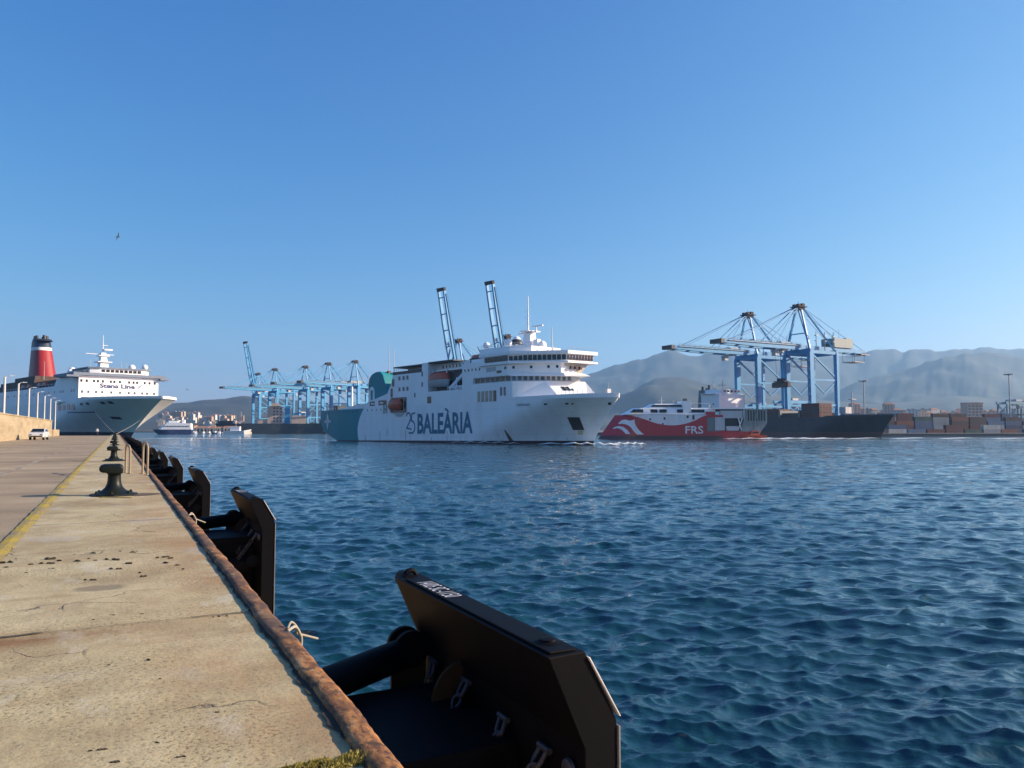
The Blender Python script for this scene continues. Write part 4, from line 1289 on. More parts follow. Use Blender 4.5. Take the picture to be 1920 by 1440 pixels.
# lower raked front
P1, P2, P3, P4, P5 = (45, -10), (51.4, -3.5), (54.6, 5), (55.6, 8), (45, 10)
Q1, Q2, Q3, Q4, Q5 = (45.02, -10), (56.2, -3.0), (59.7, 5), (61.4, 7), (45.02, 10)
m = MB(); m.prism([(*p, 12.3) for p in (Q1, Q2, Q3, Q4, Q5)], [(*p, 17.0) for p in (P1, P2, P3, P4, P5)]); m.build('raked_front', WHITE, FB)
def on_front(u, v, off=.06):
    a = Vector((*Q2, 12.3)).lerp(Vector((*Q3, 12.3)), u); b = Vector((*P2, 17.0)).lerp(Vector((*P3, 17.0)), u)
    p = a.lerp(b, v)
    n = (Vector((*Q3, 12.3)) - Vector((*Q2, 12.3))).cross(Vector((*P2, 17.0)) - Vector((*Q2, 12.3))).normalized()
    if n.x < 0: n = -n
    return p + n * off
for (u0, u1, v0, v1) in ((.34, .46, .42, .66), (.50, .60, .42, .66), (.64, .70, .42, .54)):
    flat('front_window', [on_front(u0, v0), on_front(u1, v0), on_front(u1, v1), on_front(u0, v1)], [(0, 1, 2, 3)], GLASS, FB)
# foredeck between bulwark and front
# accommodation under the bridge
ACC = [(22.9, -10), (43, -10), (55, -1), (56, 6), (50, 10), (22.9, 10)]
m = MB(); m.plan(ACC, 18.7, 21.9); m.build('upper_house', WHITE, FB)
m = MB(); m.prism([(44, -10.02, 18.5), (50.9, -4.6, 18.35), (56.2, -.6, 18.3), (58.6, 7, 18.3), (51, 10.4, 18.3)], [(44, -10.0, 18.9), (50.9, -4.4, 18.9), (55.5, -.7, 19.2), (56.6, 6.4, 19.2), (50, 10.1, 19.2)]); m.build('front_ledge', WHITE, FB)
m = MB(); m.plan([(22.9, -10), (33, -10), (33, 10), (22.9, 10)], 21.9, 23.3); m.build('deck_bulwark', WHITE, FB)
for x in (24.2, 25.9, 27.6, 29.3, 31.0): BX('porthole', GLASS, (x - .22, x + .22, -10.07, -9.93, 20.9, 21.6))
BX('vent_panel', GREYW, (34, 38.2, -10.08, -9.92, 20.2, 21.4)); BX('small_opening', GLASS, (38.6, 40.6, -10.08, -9.92, 19.6, 20.3))
for x in (42.2,): BX('porthole', GLASS, (x - .35, x + .35, -10.1, -9.9, 20.5, 21.2))
a, b = Vector((43, -10, 0)), Vector((55, -1, 0)); dd = (b - a).normalized()
for k in (.12, .45, .77, .93):
    p = a.lerp(b, k); m = MB(); m.box((p.x + dd.y * .03, p.y - dd.x * .03, 20.9), (.65, .16, .7), math.atan2(dd.y, dd.x)); m.build('porthole', GLASS, FB)
# bridge
BR = [(33, -10.2), (43.8, -10.2), (56.1, 0), (57.1, 9.6), (50, 11.4), (33, 10.2)]
BRb = [(31.5, -10.7), (44.4, -10.7), (57.0, -.3), (58.1, 10.6), (50, 12.1), (31.5, 10.7)]
m = MB(); m.plan(BRb, 21.9, 22.4); m.build('bridge_deck_edge', WHITE, FB)
m = MB(); m.prism([(*p, 22.4) for p in BR], [(p[0] + .25, p[1] * 1.01, 24.35) for p in BR]); m.build('bridge_house', WHITE, FB)
m = MB(); m.plan(BRb, 24.35, 25.3); m.build('bridge_roof', WHITE, FB)
m = MB(); m.plan([(30.5, -9.6), (43.4, -9.6), (48, -5.5), (48, 6), (44, 9.6), (30.5, 9.6)], 25.3, 26.9); m.build('compass_deck', WHITE, FB)
along((33.6, -10.22), (43.6, -10.22), 8, 1.05, 22.75, 24.2, GLASS, 'bridge_window', .3)
along((43.8, -10.2), (56.1, 0), 12, 1.1, 22.75, 24.2, GLASS, 'bridge_window', .34)
along((56.1, 0), (57.1, 9.6), 9, .82, 22.75, 24.2, GLASS, 'bridge_window', .4)
m = MB()
for (a, b) in (((31, -9.4), (43.2, -9.4)), ((43.2, -9.4), (47.8, -5.4))):
    for i in range(9):
        p = Vector((*a, 26.9)).lerp(Vector((*b, 26.9)), i / 8); m.tube(p, p + Vector((0, 0, 1)), .05, n=4)
    m.tube((*a, 27.9), (*b, 27.9), .05, n=4); m.tube((*a, 27.4), (*b, 27.4), .04, n=4)
m.build('top_railing', GREYW, FB)
m = MB()
for i in range(11):
    p = Vector((57.0, -.2, 25.3)).lerp(Vector((58, 10.4, 25.3)), i / 10); m.tube(p, p + Vector((0, 0, .8)), .04, n=4)
m.tube((57, -.2, 26.1), (58, 10.4, 26.1), .04, n=4); m.build('roof_railing', GREYW, FB)
# wing support under the bridge, warm sunlight put in as cream paint
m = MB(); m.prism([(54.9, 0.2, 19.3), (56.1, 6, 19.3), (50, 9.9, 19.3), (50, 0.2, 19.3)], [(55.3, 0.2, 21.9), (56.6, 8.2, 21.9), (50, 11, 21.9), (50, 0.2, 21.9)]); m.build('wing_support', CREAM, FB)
for y in (2.0, 3.6, 5.2): BX('small_window', GLASS, (55.75 + (y - 2) * .12, 56.35 + (y - 2) * .12, y - .4, y + .4, 20.2, 21.0))
# masts, radomes
m = MB(); m.prism([(39.6, -1.4, 26.9), (43.2, -1.4, 26.9), (43.2, 1.4, 26.9), (39.6, 1.4, 26.9)], [(40.2, -1, 31.4), (42.9, -1, 31.4), (42.9, 1, 31.4), (40.2, 1, 31.4)])
m.bb(37.4, 44.8, -.5, .5, 31.4, 31.8); m.bb(40, 43.4, -2.6, 2.6, 31.8, 32.0); m.tube((37.5, 0, 31.6), (37.5, 0, 32.6), .08)
m.tube((40.9, 0, 31.8), (40.9, 0, 42.4), .30, .14, 8)
for z in (34, 36.2, 38): m.tube((39.3, 0, z), (42.0, 0, z + .2), .06, n=5)
m.bb(43.6, 45.4, -.6, .6, 27.5, 29.4); m.tube((44.3, 0, 31.8), (44.3, 0, 33.0), .2); m.bb(42.9, 47.0, -.2, .2, 33.0, 33.35)
m.build('mast', WHITE, FB)
for (x, y, z, r) in ((45.6, 1.0, 27.7, 1.3), (35.6, -3, 28.9, 1.15), (31.2, -7.5, 28.3, 1.0), (33.8, 2, 30.2, 1.3)):
    m = MB(); m.lathe((x, y, z), [(r * math.sin(a), -r * math.cos(a)) for a in [.25 + .33 * k for k in range(9)]], 16); m.tube((x, y, 25), (x, y, z - r * .8), .35)
    m.build('radome', WHITE, FB, auto=50)
m = MB(); m.lathe((33.8, 2, 29.0), [(1.9, 0), (1.9, .4), (1.2, 1.6), (.4, 1.9)], 14); m.build('dish', DARK, FB, auto=50)
for (x, y, z0, z1) in ((50.6, 0, 25.3, 32.3), (49.0, 2, 25.3, 27.2), (-32, 0, 20, 34.6), (-31, 1.5, 20, 33), (36.5, -6, 26.9, 29.5), (28.5, -6, 25, 29)):
    m = MB(); m.tube((x, y, z0), (x, y, z1), .18, .09, 6); m.build('aerial', GREYW, FB)
# funnel top machinery amidships
m = MB()
m.prism(ell(20.5, 1, 5.5, 3.2, 24.7, 16), ell(21.5, 1, 5.8, 3.0, 26.9, 16)); m.build('orange_housing', ORANGE, FB, auto=40)
m = MB(); 
for (x, z) in ((18, 29.6), (21.0, 28.4), (23.2, 28.8)): m.tube((x + 2.6, 0, 25.5), (x, 0, z), .16, .12, 6)
m.tube((14.5, 0, 24.9), (14.5, 0, 26.0), .35); m.bb(23, 30, -7, 7, 23.3, 25.2); m.build('deck_gear', DARK, FB)
BX('deck_house_small', WHITE, (24, 31, -7.4, 7.4, 23.3, 24.6))
for i in range(7): BX('small_window', GLASS, (8.6 + i * 1.7, 9.1 + i * 1.7, -6.5, -6.35, 23.1, 24.0))
# lifeboat in the recess
def boat(name, cx, cy, cz, L, Bm, Hh, low, top, split=.5):
    t = bpy.data.objects.new(name, None); t.empty_display_size = .2; COL.objects.link(t); t.parent = FB; t.location = (cx, cy, cz)
    for nm, mat, zs, ss in (('boat_hull', low, [-.5, -.38, -.2, -.02], [.35, .7, .93, 1.0]), ('canopy', top, [.0, .2, .38, .5], [1.0, .93, .68, .25])):
        m = MB(); vs, fs = [], []; N = 20
        for z, s_ in zip(zs, ss):
            for k in range(N):
                a = 2 * math.pi * k / N
                vs.append((L / 2 * (.65 + .35 * s_) * math.copysign(abs(math.cos(a)) ** .8, math.cos(a)), Bm / 2 * s_ * math.copysign(abs(math.sin(a)) ** .8, math.sin(a)), z * Hh))
        for i in range(len(zs) - 1):
            for k in range(N): fs.append((i * N + k, i * N + (k + 1) % N, (i + 1) * N + (k + 1) % N, (i + 1) * N + k))
        fs += [tuple(range(N)), tuple((len(zs) - 1) * N + k for k in range(N))]
        m.add(vs, fs); m.build(nm, mat, t, auto=45)
    return t
boat('lifeboat', 10.6, -9.3, 19.4, 9.8, 3.3, 4.6, GREYW, ORANGE)
m = MB()
for x in (7.4, 14.6): m.beam((x, -6.4, 21.6), (x, -9.4, 22.3), .4); m.beam((x, -9.4, 22.3), (x, -9.4, 21.2), .25)
m.build('davit', WHITE, FB)
BX('recess_shadow_wall', paint('recess_shadow_paint', (.16, .17, .19), .7), (5.75, 22.85, -6.55, -6.41, 15.85, 21.9))  # dark panel on the recess wall, shade put into its colour
for i in range(6): BX('recess_window', GLASS, (12.8 + i * 1.6, 13.7 + i * 1.6, -6.68, -6.54, 16.9, 18.9))
m = MB(); m.beam((14.6, -8.3, 16.4), (21.2, -8.3, 20.4), .5, 1.0); m.build('stairway', WHITE, FB)
m = MB(); m.beam((19.5, -9.4, 19.6), (19.5, -9.4, 15.8), .3); m.bb(15.3, 22.8, -9.8, -9.65, 16.5, 16.65); m.bb(15.3, 22.8, -9.8, -9.65, 17.0, 17.1)
for i in range(10): m.tube((15.5 + .8 * i, -9.72, 15.8), (15.5 + .8 * i, -9.72, 17.1), .06, n=4)
m.build('recess_railing', WHITE, FB)
for (x, y, z) in ((17.8, -8.6, 16.6), (19.1, -8.6, 16.6), (20.6, -8.6, 16.6), (22.0, -8.6, 16.6)):
    m = MB(); m.lathe((x, y, z), [(.55, -.7), (.62, -.6), (.62, .6), (.55, .7)], 12, axis='x'); m.build('raft_canister', WHITE, FB, auto=40)
# rescue boat in a dark opening
BX('rescue_boat_opening', GLASS, (-15.2, -6.1, -10.12, -9.9, 9.7, 14.7))
bo = boat('rescue_boat', -11.6, -10.7, 12.3, 7.4, 2.6, 3.6, ORANGE, ORANGE)
m = MB(); m.side([(-13.6, 9.55), (-6.8, 9.55), (-9.2, 8.4), (-11.2, 8.4)], -10.25, -9.9); m.build('sponson', GREYW, FB)
m = MB(); m.beam((-6.9, -10.6, 14.2), (-6.9, -10.6, 10), .16); m.beam((-14.5, -10.6, 14.2), (-14.5, -10.6, 10), .16); m.build('boat_fall', GALV, FB)
# windows and openings on the side
for z in (20.9, 17.3):
    for x in (-10.2, -7.8, -5.6): BX('side_window', GLASS2, (x - .55, x + .55, -10.07, -9.93, z - .6, z + .7))
for z0, z1 in ((18.4, 20.9), (14.9, 17.8)): BX('tall_opening', GLASS, (-15.4 + (z0 - 14.9) * .25, -14.2 + (z0 - 14.9) * .25, -10.08, -9.9, z0, z1))
for (x, z) in ((2.6, 21.6), (2.6, 18.3), (-1.4, 15.1)): BX('side_slit', NAVY, (x - .3, x + .3, -10.07, -9.93, z - .7, z + .7))
BX('side_door', GLASS, (5.4, 7.4, -10.08, -9.92, 12.2, 14.3))
BX('mooring_port', GLASS, (-28.4, -25.4, -10.08, -9.92, 12.4, 13.9)); BX('mooring_port', GLASS, (-22.8, -17.9, -10.08, -9.92, 12.5, 14.1))
BX('port_lip', WHITE, (-27.2, -25.6, -10.3, -10.05, 12.9, 13.4)); BX('port_lip', WHITE, (-21.6, -19.6, -10.3, -10.05, 13.0, 13.5))
BX('pilot_ladder', GALV, (-19.6, -19.1, -10.3, -10.05, 9.6, 12.4)); BX('pilot_ladder', GALV, (-17.9, -17.5, -10.3, -10.05, 9.8, 12.4))
for x in (-58, -55.3, -52.4, -49.4, -46.4, -43.4, -40.4, -37.4): decal('porthole', [[(x, 10.35), (x + .8, 10.35), (x + .8, 11.0), (x, 11.0)]], NAVY, FB, bb_, .07, 1)
for x in (-30, -27.2, -24.4, -21.6, -18.8): decal('porthole', [[(x, 10.7), (x + .5, 10.7), (x + .5, 11.3), (x, 11.3)]], GLASS, FB, bb_, .07, 1)
CREW = paint('cream_curtained_window', (.42, .36, .26), .4, streak=False)
for i in range(5): BX('saloon_window', CREW if i < 4 else GLASS, (30.1 + i * 1.75, 31.3 + i * 1.75, -10.09, -9.92, 11.75, 14.8))
for x in (40.4, 41.9): BX('narrow_window', GLASS2, (x - .4, x + .4, -10.08, -9.93, 13.2, 15.6))
# name, anniversary mark, star
letters('name_lettering', 'BALEÀRIA'.replace('À', 'A'), TXTBLUE, FB, lambda u, v: on_side(bb_, .1 + 27.7 * u, 2.75 + 6.4 * v, .08), bold=.028)
m = MB(); m.side([(15.9, 9.2), (16.7, 9.3), (15.3, 10.5), (14.2, 10.3)], -10.12, -10.04); m.build('accent_mark', TXTBLUE, FB)
def stroke(pts, w):
    out = []
    for (a, b) in zip(pts[:-1], pts[1:]):
        d = Vector((b[0] - a[0], b[1] - a[1])).normalized(); n = Vector((-d.y, d.x)) * w / 2
        e = d * w * .3
        out.append([(a[0] - n.x - e.x, a[1] - n.y - e.y), (b[0] - n.x + e.x, b[1] - n.y + e.y), (b[0] + n.x + e.x, b[1] + n.y + e.y), (a[0] + n.x - e.x, a[1] + n.y - e.y)])
    return out
def arc(cx, cy, rx, ry, a0, a1, n=12): return [(cx + rx * math.cos(R(a0 + (a1 - a0) * i / n)), cy + ry * math.sin(R(a0 + (a1 - a0) * i / n))) for i in range(n + 1)]
two = arc(-4.9, 8.0, 1.2, 1.5, 160, -40) + [(-4.3, 6.6), (-5.9, 4.6), (-3.2, 4.2)]
five = [(-1.3, 9.4), (-3.0, 9.1), (-3.2, 7.0)] + arc(-2.9, 4.9, 1.6, 1.9, 80, -110) + [(-4.6, 3.0)]
decal('anniversary_mark', stroke(two, .5) + stroke(five, .5), TXTBLUE, FB, bb_, .08, 1)
sx, sz = -59.2, 7.6
st4 = [(sx, sz + 3.1), (sx + .75, sz + .6), (sx + 3.0, sz), (sx + .75, sz - .6), (sx, sz - 3.1), (sx - .75, sz - .6), (sx - 3.0, sz), (sx - .75, sz + .6)]
decal('star_emblem', [[(sx, sz + 3.1), (sx + 1.3, sz), (sx, sz), (sx - 1.3, sz)], [(sx, sz - 3.1), (sx + 1.3, sz), (sx, sz), (sx - 1.3, sz)], [(sx + 3.4, sz), (sx, sz + 1.0), (sx, sz), (sx, sz - 1.0)], [(sx - 3.4, sz), (sx, sz + 1.0), (sx, sz), (sx, sz - 1.0)]], TXTWHITE, FB, bb_, .1, 2)
letters('bow_name', 'NÁPOLES', paint('faded_black_letters', (.12, .14, .2), .5, da=0), FB, lambda u, v: hit(969 + 25 * u, 761.5 - 5.5 * v - .6 * u, Matrix.Translation(BO) @ FB.rotation_euler.to_matrix().to_4x4(), bb_, .08), bold=.02)
# bow side shell door / anchor pocket, fairleads
FBM = Matrix.Translation(BO) @ FB.rotation_euler.to_matrix().to_4x4()
hull_patch('shell_opening', [(1063.5, 782), (1086.5, 782), (1096, 806), (1074.5, 806)], DARK, FB, FBM, bb_, .1, 6)
hull_patch('anchor_recess', [(1140, 754), (1146, 754), (1146, 759), (1140, 759)], DARK, FB, FBM, bb_, .1, 2)
for (x, y, w_, mt) in ((1020, 756, 6, DARK), (1043, 752, 7, WHITE), (1050, 756, 5, WHITE), (1060, 755, 6, DARK), (1072, 755, 3, DARK)): hull_patch('fairlead', [(x, y), (x + w_, y), (x + w_, y + 3), (x, y + 3)], mt, FB, FBM, bb_, .1, 2)
decal('white_rub_strip', [[(14.2, 2.0), (28.5, 2.0), (28.5, 2.35), (14.2, 2.35)]], WHITE, FB, bb_, .12, 8)
RS = paint('rust_streak', (.16, .11, .06), .8, da=0)
hull_patch('rust_streak', [(945, 806), (947.5, 806), (963, 826.5), (955, 826.5)], RS, FB, FBM, bb_, .07, 6)
hull_patch('rust_streak', [(1083, 807), (1094, 807), (1093, 815), (1084, 815)], paint('pale_rust', (.6, .54, .36), .8), FB, FBM, bb_, .06, 4)
for (x, z0, z1) in ((-21.9, .6, 3.8), (-31, .7, 2.4), (-6.5, .7, 4.1), (7.5, .7, 1.6), (15.5, .7, 3.5), (-17.4, 2.5, 4.2)): decal('scuff', [[(x, z0), (x + .22, z0), (x + .22, z1), (x, z1)]], paint('scuff_paint', (.22, .24, .32), .7), FB, bb_, .06, 3)
# aft deck: funnel, ramp tops, mast
m = MB()
fp = [(-31.6, ZB), (-31.9, 20.4), (-31.2, 22.4), (-29.4, 23.6), (-27.0, 24.2), (-24.6, 24.2), (-22.8, 23.0), (-21.3, 20.0), (-19.6, 16.4), (-19.2, ZB)]
m.side(fp, -8.6, -2.2); m.build('funnel', TEAL, FB, auto=30, bevel=.25)
m = MB(); m.side([(-24.5, 14), (-24.5, 22.6), (-16, 21.6), (-14.5, 16), (-16, 14)], -2.2, 8.4); m.build('engine_casing', paint('dark_teal_paint', (.004, .075, .095), .5), FB)
m = MB()
for (x, y) in ((-25.5, -4), (-24.2, -5.5), (-23.4, -3.6), (-22, -1.5), (-20, 0)): m.tube((x, y, 22.5), (x + .3, y, 24.9 - .5 * abs(x + 25)), .5, .5, 8)
m.build('exhaust_pipes', paint('rusty_pipe', (.2, .08, .04), .7), FB, auto=50)
m = MB(); N = 12
pts = [(-31.0, 13.5), (-27.6, 13.5)] + [(-29.3 + 1.7 * math.cos(math.pi * k / N), 17.2 + 2.0 * math.sin(math.pi * k / N)) for k in range(N + 1)]
m.side(pts, -8.72, -8.58); m.build('arch_emblem', WHITE, FB)
decal2 = MB(); decal2.side([(-29.9, 14.6), (-28.7, 14.6), (-28.7, 18), (-29.9, 18)], -8.82, -8.71); decal2.build('arch_inner_mark', TEAL, FB)
m = MB(); m.prism([(-52, -8.8, ZB), (-32, -9.2, ZB), (-32, -4, ZB), (-52, -4, ZB)], [(-50.5, -8.8, ZB + .6), (-32, -9.2, ZB + 1.8), (-32, -4, ZB + 1.8), (-50.5, -4, ZB + .6)]); m.build('aft_ramp_cover', WHITE, FB)
m = MB(); m.tube((-52.5, -3, ZB), (-52.5, -3, 20.6), .5, .4, 8); m.build('aft_post', WHITE, FB, auto=50)
m = MB()
for i in range(20): m.tube((-64.5 + i * 1.7, -8.8 - (0 if i < 8 else .9), ZB), (-64.5 + i * 1.7, -8.8 - (0 if i < 8 else .9), ZB + 1.1), .05, n=4)
m.build('stern_railing', GREYW, FB)
BX('aft_winch', DARK, (-61, -57.5, -6, -3, ZB, ZB + 1.8), (-57, -55, 2, 5, ZB, ZB + 2.6))
m = MB()
m.bb(70.5, 71.3, -.7, .7, ZB, ZB + 2.3); m.tube((71, 0, ZB + 2.3), (71, 0, ZB + 3.8), .08)
for i in range(12):
    x = 60.8 + i
    m.tube((x, -bhalf(x, ZB) + .3, ZB + .9), (x, -bhalf(x, ZB) + .3, ZB + 2.0), .045, n=4)
m.build('bow_fittings', GREYW, FB)

# ------------------------------------------------------------------ red and white fast ferry
FR = thing('fast_ferry', 'red and white fast catamaran ferry with white lettering and open stern', 'ferry', W(109, 340, WZ), heading(-1, -.04))
def fx_(u): return 71.3 - .0524 * u
def fz_(v): return 66.67 - .0524 * v
Bf = 9.5
fr = NT('red_white_hull_paint')
spn = fr.n('ShaderNodeSeparateXYZ'); tcn = fr.n('ShaderNodeTexCoord'); fr.l(tcn.outputs['Object'], spn.inputs[0])
xx = fr.math('DIVIDE', spn.outputs[0], 75.0)
edge = fr.n('ShaderNodeFloatCurve')
cvp = [(0, 10.6), (24, 10.6), (27, 10.0), (32, 7.7), (37, 6.3), (42, 5.95), (47, 6.6), (52, 8.2), (57, 9.8), (60, 10.4), (75, 10.4)]
cu = edge.mapping.curves[0]
while len(cu.points) < len(cvp): cu.points.new(.5, .5)
for p, (a, b) in zip(cu.points, cvp): p.location = (a / 75, b / 20)
edge.mapping.update()
fr.l(xx, edge.inputs['Value'])
ez = fr.math('MULTIPLY', edge.outputs[0], 20.0)
n_ = fr.ramp(fr.noise(fr.co('Object', (1, 1, .2)), .5, 4), [(.3, (.86,) * 3), (.7, (1,) * 3)])
c = fr.mix(fr.math('LESS_THAN', spn.outputs[2], ez), (.72, .73, .75), (.43, .022, .032))
c = fr.mix(fr.math('LESS_THAN', spn.outputs[2], 1.5), c, (.07, .03, .035))
fr.col(fr.mix(1.0, c, n_, 'MULTIPLY')); fr.set(.35)
zl = [-1, 0, .8, 1.5, 2.5, 4, 5.5, 7, 8.5, 9.7, 10.4]
hm, fh = hull_mesh(lambda z: 19.0, lambda z: 71.5 - 7.5 * max(0, z) / 10.4, lambda z: 56 - 3 * max(0, z) / 10.4, lambda z: 1.7, Bf, zl, 60)
fhull = hm.build('hull', fr.mat, FR, auto=35); weld(fhull)
fb = bvh_of(fhull)
def FX(name, mat, *bs):
    m = MB()
    for b in bs: m.bb(*b)
    return m.build(name, mat, FR)
m = MB(); m.side([(19, 1.2), (19, 3.6), (4, 3.1), (4, .5), (8, -.6), (19, -.6)], -Bf, Bf); m.build('stern_sponson', REDP, FR)
FX('lower_stern', DARK, (-.5, 18, -Bf + .3, Bf - .3, -.6, 2.4))
m = MB(); m.prism([(22, -8.9, 10.4), (60.5, -8.2, 10.4), (62, 0, 10.4), (60.5, 8.2, 10.4), (22, 8.9, 10.4)], [(22, -8.2, 13.4), (54, -7.2, 13.4), (56.5, 0, 13.4), (54, 7.2, 13.4), (22, 8.2, 13.4)]); m.build('passenger_deck', WHITE, FR, bevel=.2)
m = MB(); m.prism([(33, -6.5, 13.4), (50.5, -6, 13.4), (52, 0, 13.4), (50.5, 6, 13.4), (33, 6.5, 13.4)], [(34, -5, 15.3), (47.0, -4.6, 15.3), (48.5, 0, 15.3), (47, 4.6, 15.3), (34, 5, 15.3)]); m.build('wheelhouse', WHITE, FR)
m = MB(); m.prism([(36, 6.5, 14.0), (49.4, 5.9, 14.0), (48.2, 5.35, 14.8), (36, 5.8, 14.8)], [(36, 6.62, 14.0), (49.5, 6.02, 14.0), (48.3, 5.5, 14.8), (36, 5.95, 14.8)]); m.build('wheelhouse_window', GLASS, FR)
def sl(z): return 8.9 - .7 * (z - 10.4) / 3
for (u0, u1) in ((235, 345), (405, 462), (480, 538), (625, 672), (720, 850)):
    x0, x1 = fx_(u1), fx_(u0)
    m = MB(); m.prism([(x0, sl(11.4) - .35, 11.4), (x1, sl(11.4) - (.55 if x1 > 55 else .35), 11.4), (x1 - (1.6 if x1 > 55 else 0), sl(12.8) - .6, 12.8), (x0, sl(12.8) - .35, 12.8)],
                     [(x0, sl(11.4) + .06, 11.4), (x1, sl(11.4) - .02, 11.4), (x1 - (1.6 if x1 > 55 else 0), sl(12.8) - .02, 12.8), (x0, sl(12.8) + .06, 12.8)]); m.build('saloon_window', GLASS, FR)
FX('deck_line', NAVY, (23, 62, 9.30, 9.56, 10.38, 10.52))
FX('funnel', WHITE, (32.6, 36, -1, 8.6, 10.4, 16.4)); FX('exhaust_pipes', DARK, (33.6, 34.2, 5, 5.7, 16.4, 17.6), (34.5, 35.2, 5, 5.7, 16.4, 17.5))
m = MB(); m.path([(24, 7.6, 13.4), (24.5, 7.6, 15.2), (32, 7.6, 15.6), (33, 7.6, 13.4)], .14, 6); m.tube((43.3, 0, 15.3), (43.3, 0, 18.5), .18); m.tube((38, 0, 15.3), (38, 0, 17), .1); m.bb(42, 44.6, -.2, .2, 16.6, 16.8); m.build('mast', GREYW, FR)
for (u, v, w_, h_) in ((397, 1110, .7, .8), (515, 1103, .8, 1.0), (500, 1147, .6, .7), (705, 1090, .9, 1.1), (753, 1095, .9, 1.9)):
    x, z = fx_(u), fz_(v); m = MB(); y = on_side(fb, x, z, 0, 60, -1).y; m.bb(x - w_ / 2, x + w_ / 2, y - .1, y + .08, z - h_ / 2, z + h_ / 2); m.build('side_opening', GLASS, FR)
letters('ship_lettering', 'FRS', TXTWHITE, FR, lambda u, v: on_side(fb, 35.4 - 7.7 * u, 2.35 + 3.3 * v, .08, 60, -1), bold=.015)
def fstroke(name, top, bot):
    vs = []; fs = []
    for (a, b) in zip(top, bot):
        vs += [on_side(fb, fx_(a[0]), fz_(a[1]), .1, 60, -1), on_side(fb, fx_(b[0]), fz_(b[1]), .1, 60, -1)]
    fs = [(2 * i, 2 * i + 1, 2 * i + 3, 2 * i + 2) for i in range(len(top) - 1)]
    flat(name, vs, fs, TXTWHITE, FR)
fstroke('wave_emblem', [(115, 1180), (140, 1168), (165, 1166), (190, 1174), (215, 1196), (238, 1230)], [(112, 1190), (140, 1182), (160, 1186), (180, 1200), (192, 1216), (204, 1230)])
fstroke('wave_emblem', [(158, 1140), (180, 1118), (205, 1112), (240, 1122), (275, 1112), (274, 1135), (282, 1165), (305, 1200), (345, 1234)], [(156, 1150), (180, 1146), (205, 1150), (225, 1160), (240, 1172), (252, 1190), (262, 1206), (272, 1220), (288, 1234)])
# open stern: machinery, canopy, ramp gantry
FX('machinery', MESHG, (20.5, 26, 6.5, 9.55, 3.4, 9.2)); FX('machinery_top', REDP, (22.4, 26.3, 7, 9.6, 10.4, 11.8)); FX('grey_locker', GREYW, (18.4, 22.6, 6.6, 9.75, 3.8, 9.4))
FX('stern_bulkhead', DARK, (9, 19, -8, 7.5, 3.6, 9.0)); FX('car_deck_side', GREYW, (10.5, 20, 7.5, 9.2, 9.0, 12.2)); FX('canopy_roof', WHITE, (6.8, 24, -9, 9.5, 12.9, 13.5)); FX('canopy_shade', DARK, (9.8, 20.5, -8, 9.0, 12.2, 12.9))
FX('ramp_lower', GREYW, (12.5, 17.5, 8, 9.3, 3.7, 5.6)); m = MB(); m.beam((10.5, 8.9, 9.0), (12.5, 8.9, 3.8), .35); m.beam((12.2, 8.9, 9.0), (11, 8.9, 3.8), .35); m.beam((9.8, 8.9, 12.6), (9.6, 8.9, 8.8), .5); m.build('ramp_strut', WHITE, FR)
m = MB()
m.side([(-.3, 12.9), (9.7, 12.9), (9.9, 8), (12.0, 2.5), (3, 2.5), (-.3, 7)], 7.2, 8.9)
for i in range(9):
    x = .2 + i * 1.15; m.bb(x, x + .28, 8.9, 9.2, 5.5 if i > 2 else 7.6, 12.8)
m.build('stern_ramp', paint('pale_grey_green', (.30, .34, .33), .6), FR)
for i in range(7):
    x = .62 + i * 1.15; FX('ramp_slot', DARK, (x, x + .62, 8.85, 8.96, 7.9, 12.5))
m = MB()
for i in range(5): m.bb(.4, 10.5, 8.92, 9.08, 3.2 + i * 1.1 + (2.8 if i < 2 else 0), 3.32 + i * 1.1 + (2.8 if i < 2 else 0))
m.beam((8.6, 9.15, 12.8), (11.2, 9.15, 2.8), .3); m.beam((3.8, 9.15, 12.8), (6.0, 9.15, 2.8), .3); m.build('ramp_bracing', GALV, FR)
m = MB(); m.bb(0, 6, -9, 9.2, 1.8, 2.5); m.build('stern_deck', DARK, FR)

# orange pilot boat at its stern
PB = thing('small_launch', 'small orange boat leaving a white wake behind the red fast ferry', 'boat', W(103.5, 331, WZ), heading(-1, -.1))
m = MB(); m.prism([(-5, -1.7, .1), (3, -1.7, .1), (5.2, 0, .4), (3, 1.7, .1), (-5, 1.7, .1)], [(-5.2, -2, 1.7), (3.4, -2, 1.9), (6.4, 0, 2.3), (3.4, 2, 1.9), (-5.2, 2, 1.7)]); m.build('hull', ORANGE, PB)
m = MB(); m.prism([(-2.5, -1.4, 1.7), (1.8, -1.4, 1.8), (1.8, 1.4, 1.8), (-2.5, 1.4, 1.7)], [(-2.2, -1.1, 3.6), (1.0, -1.1, 3.6), (1, 1.1, 3.6), (-2.2, 1.1, 3.6)]); m.build('cabin', ORANGE, PB)
m = MB(); m.bb(-1.9, .9, 1.25, 1.36, 2.6, 3.2); m.build('cabin_window', GLASS, PB)
m = MB(); m.tube((-1, 0, 3.6), (-1, 0, 5.6), .08); m.build('mast', GREYW, PB)

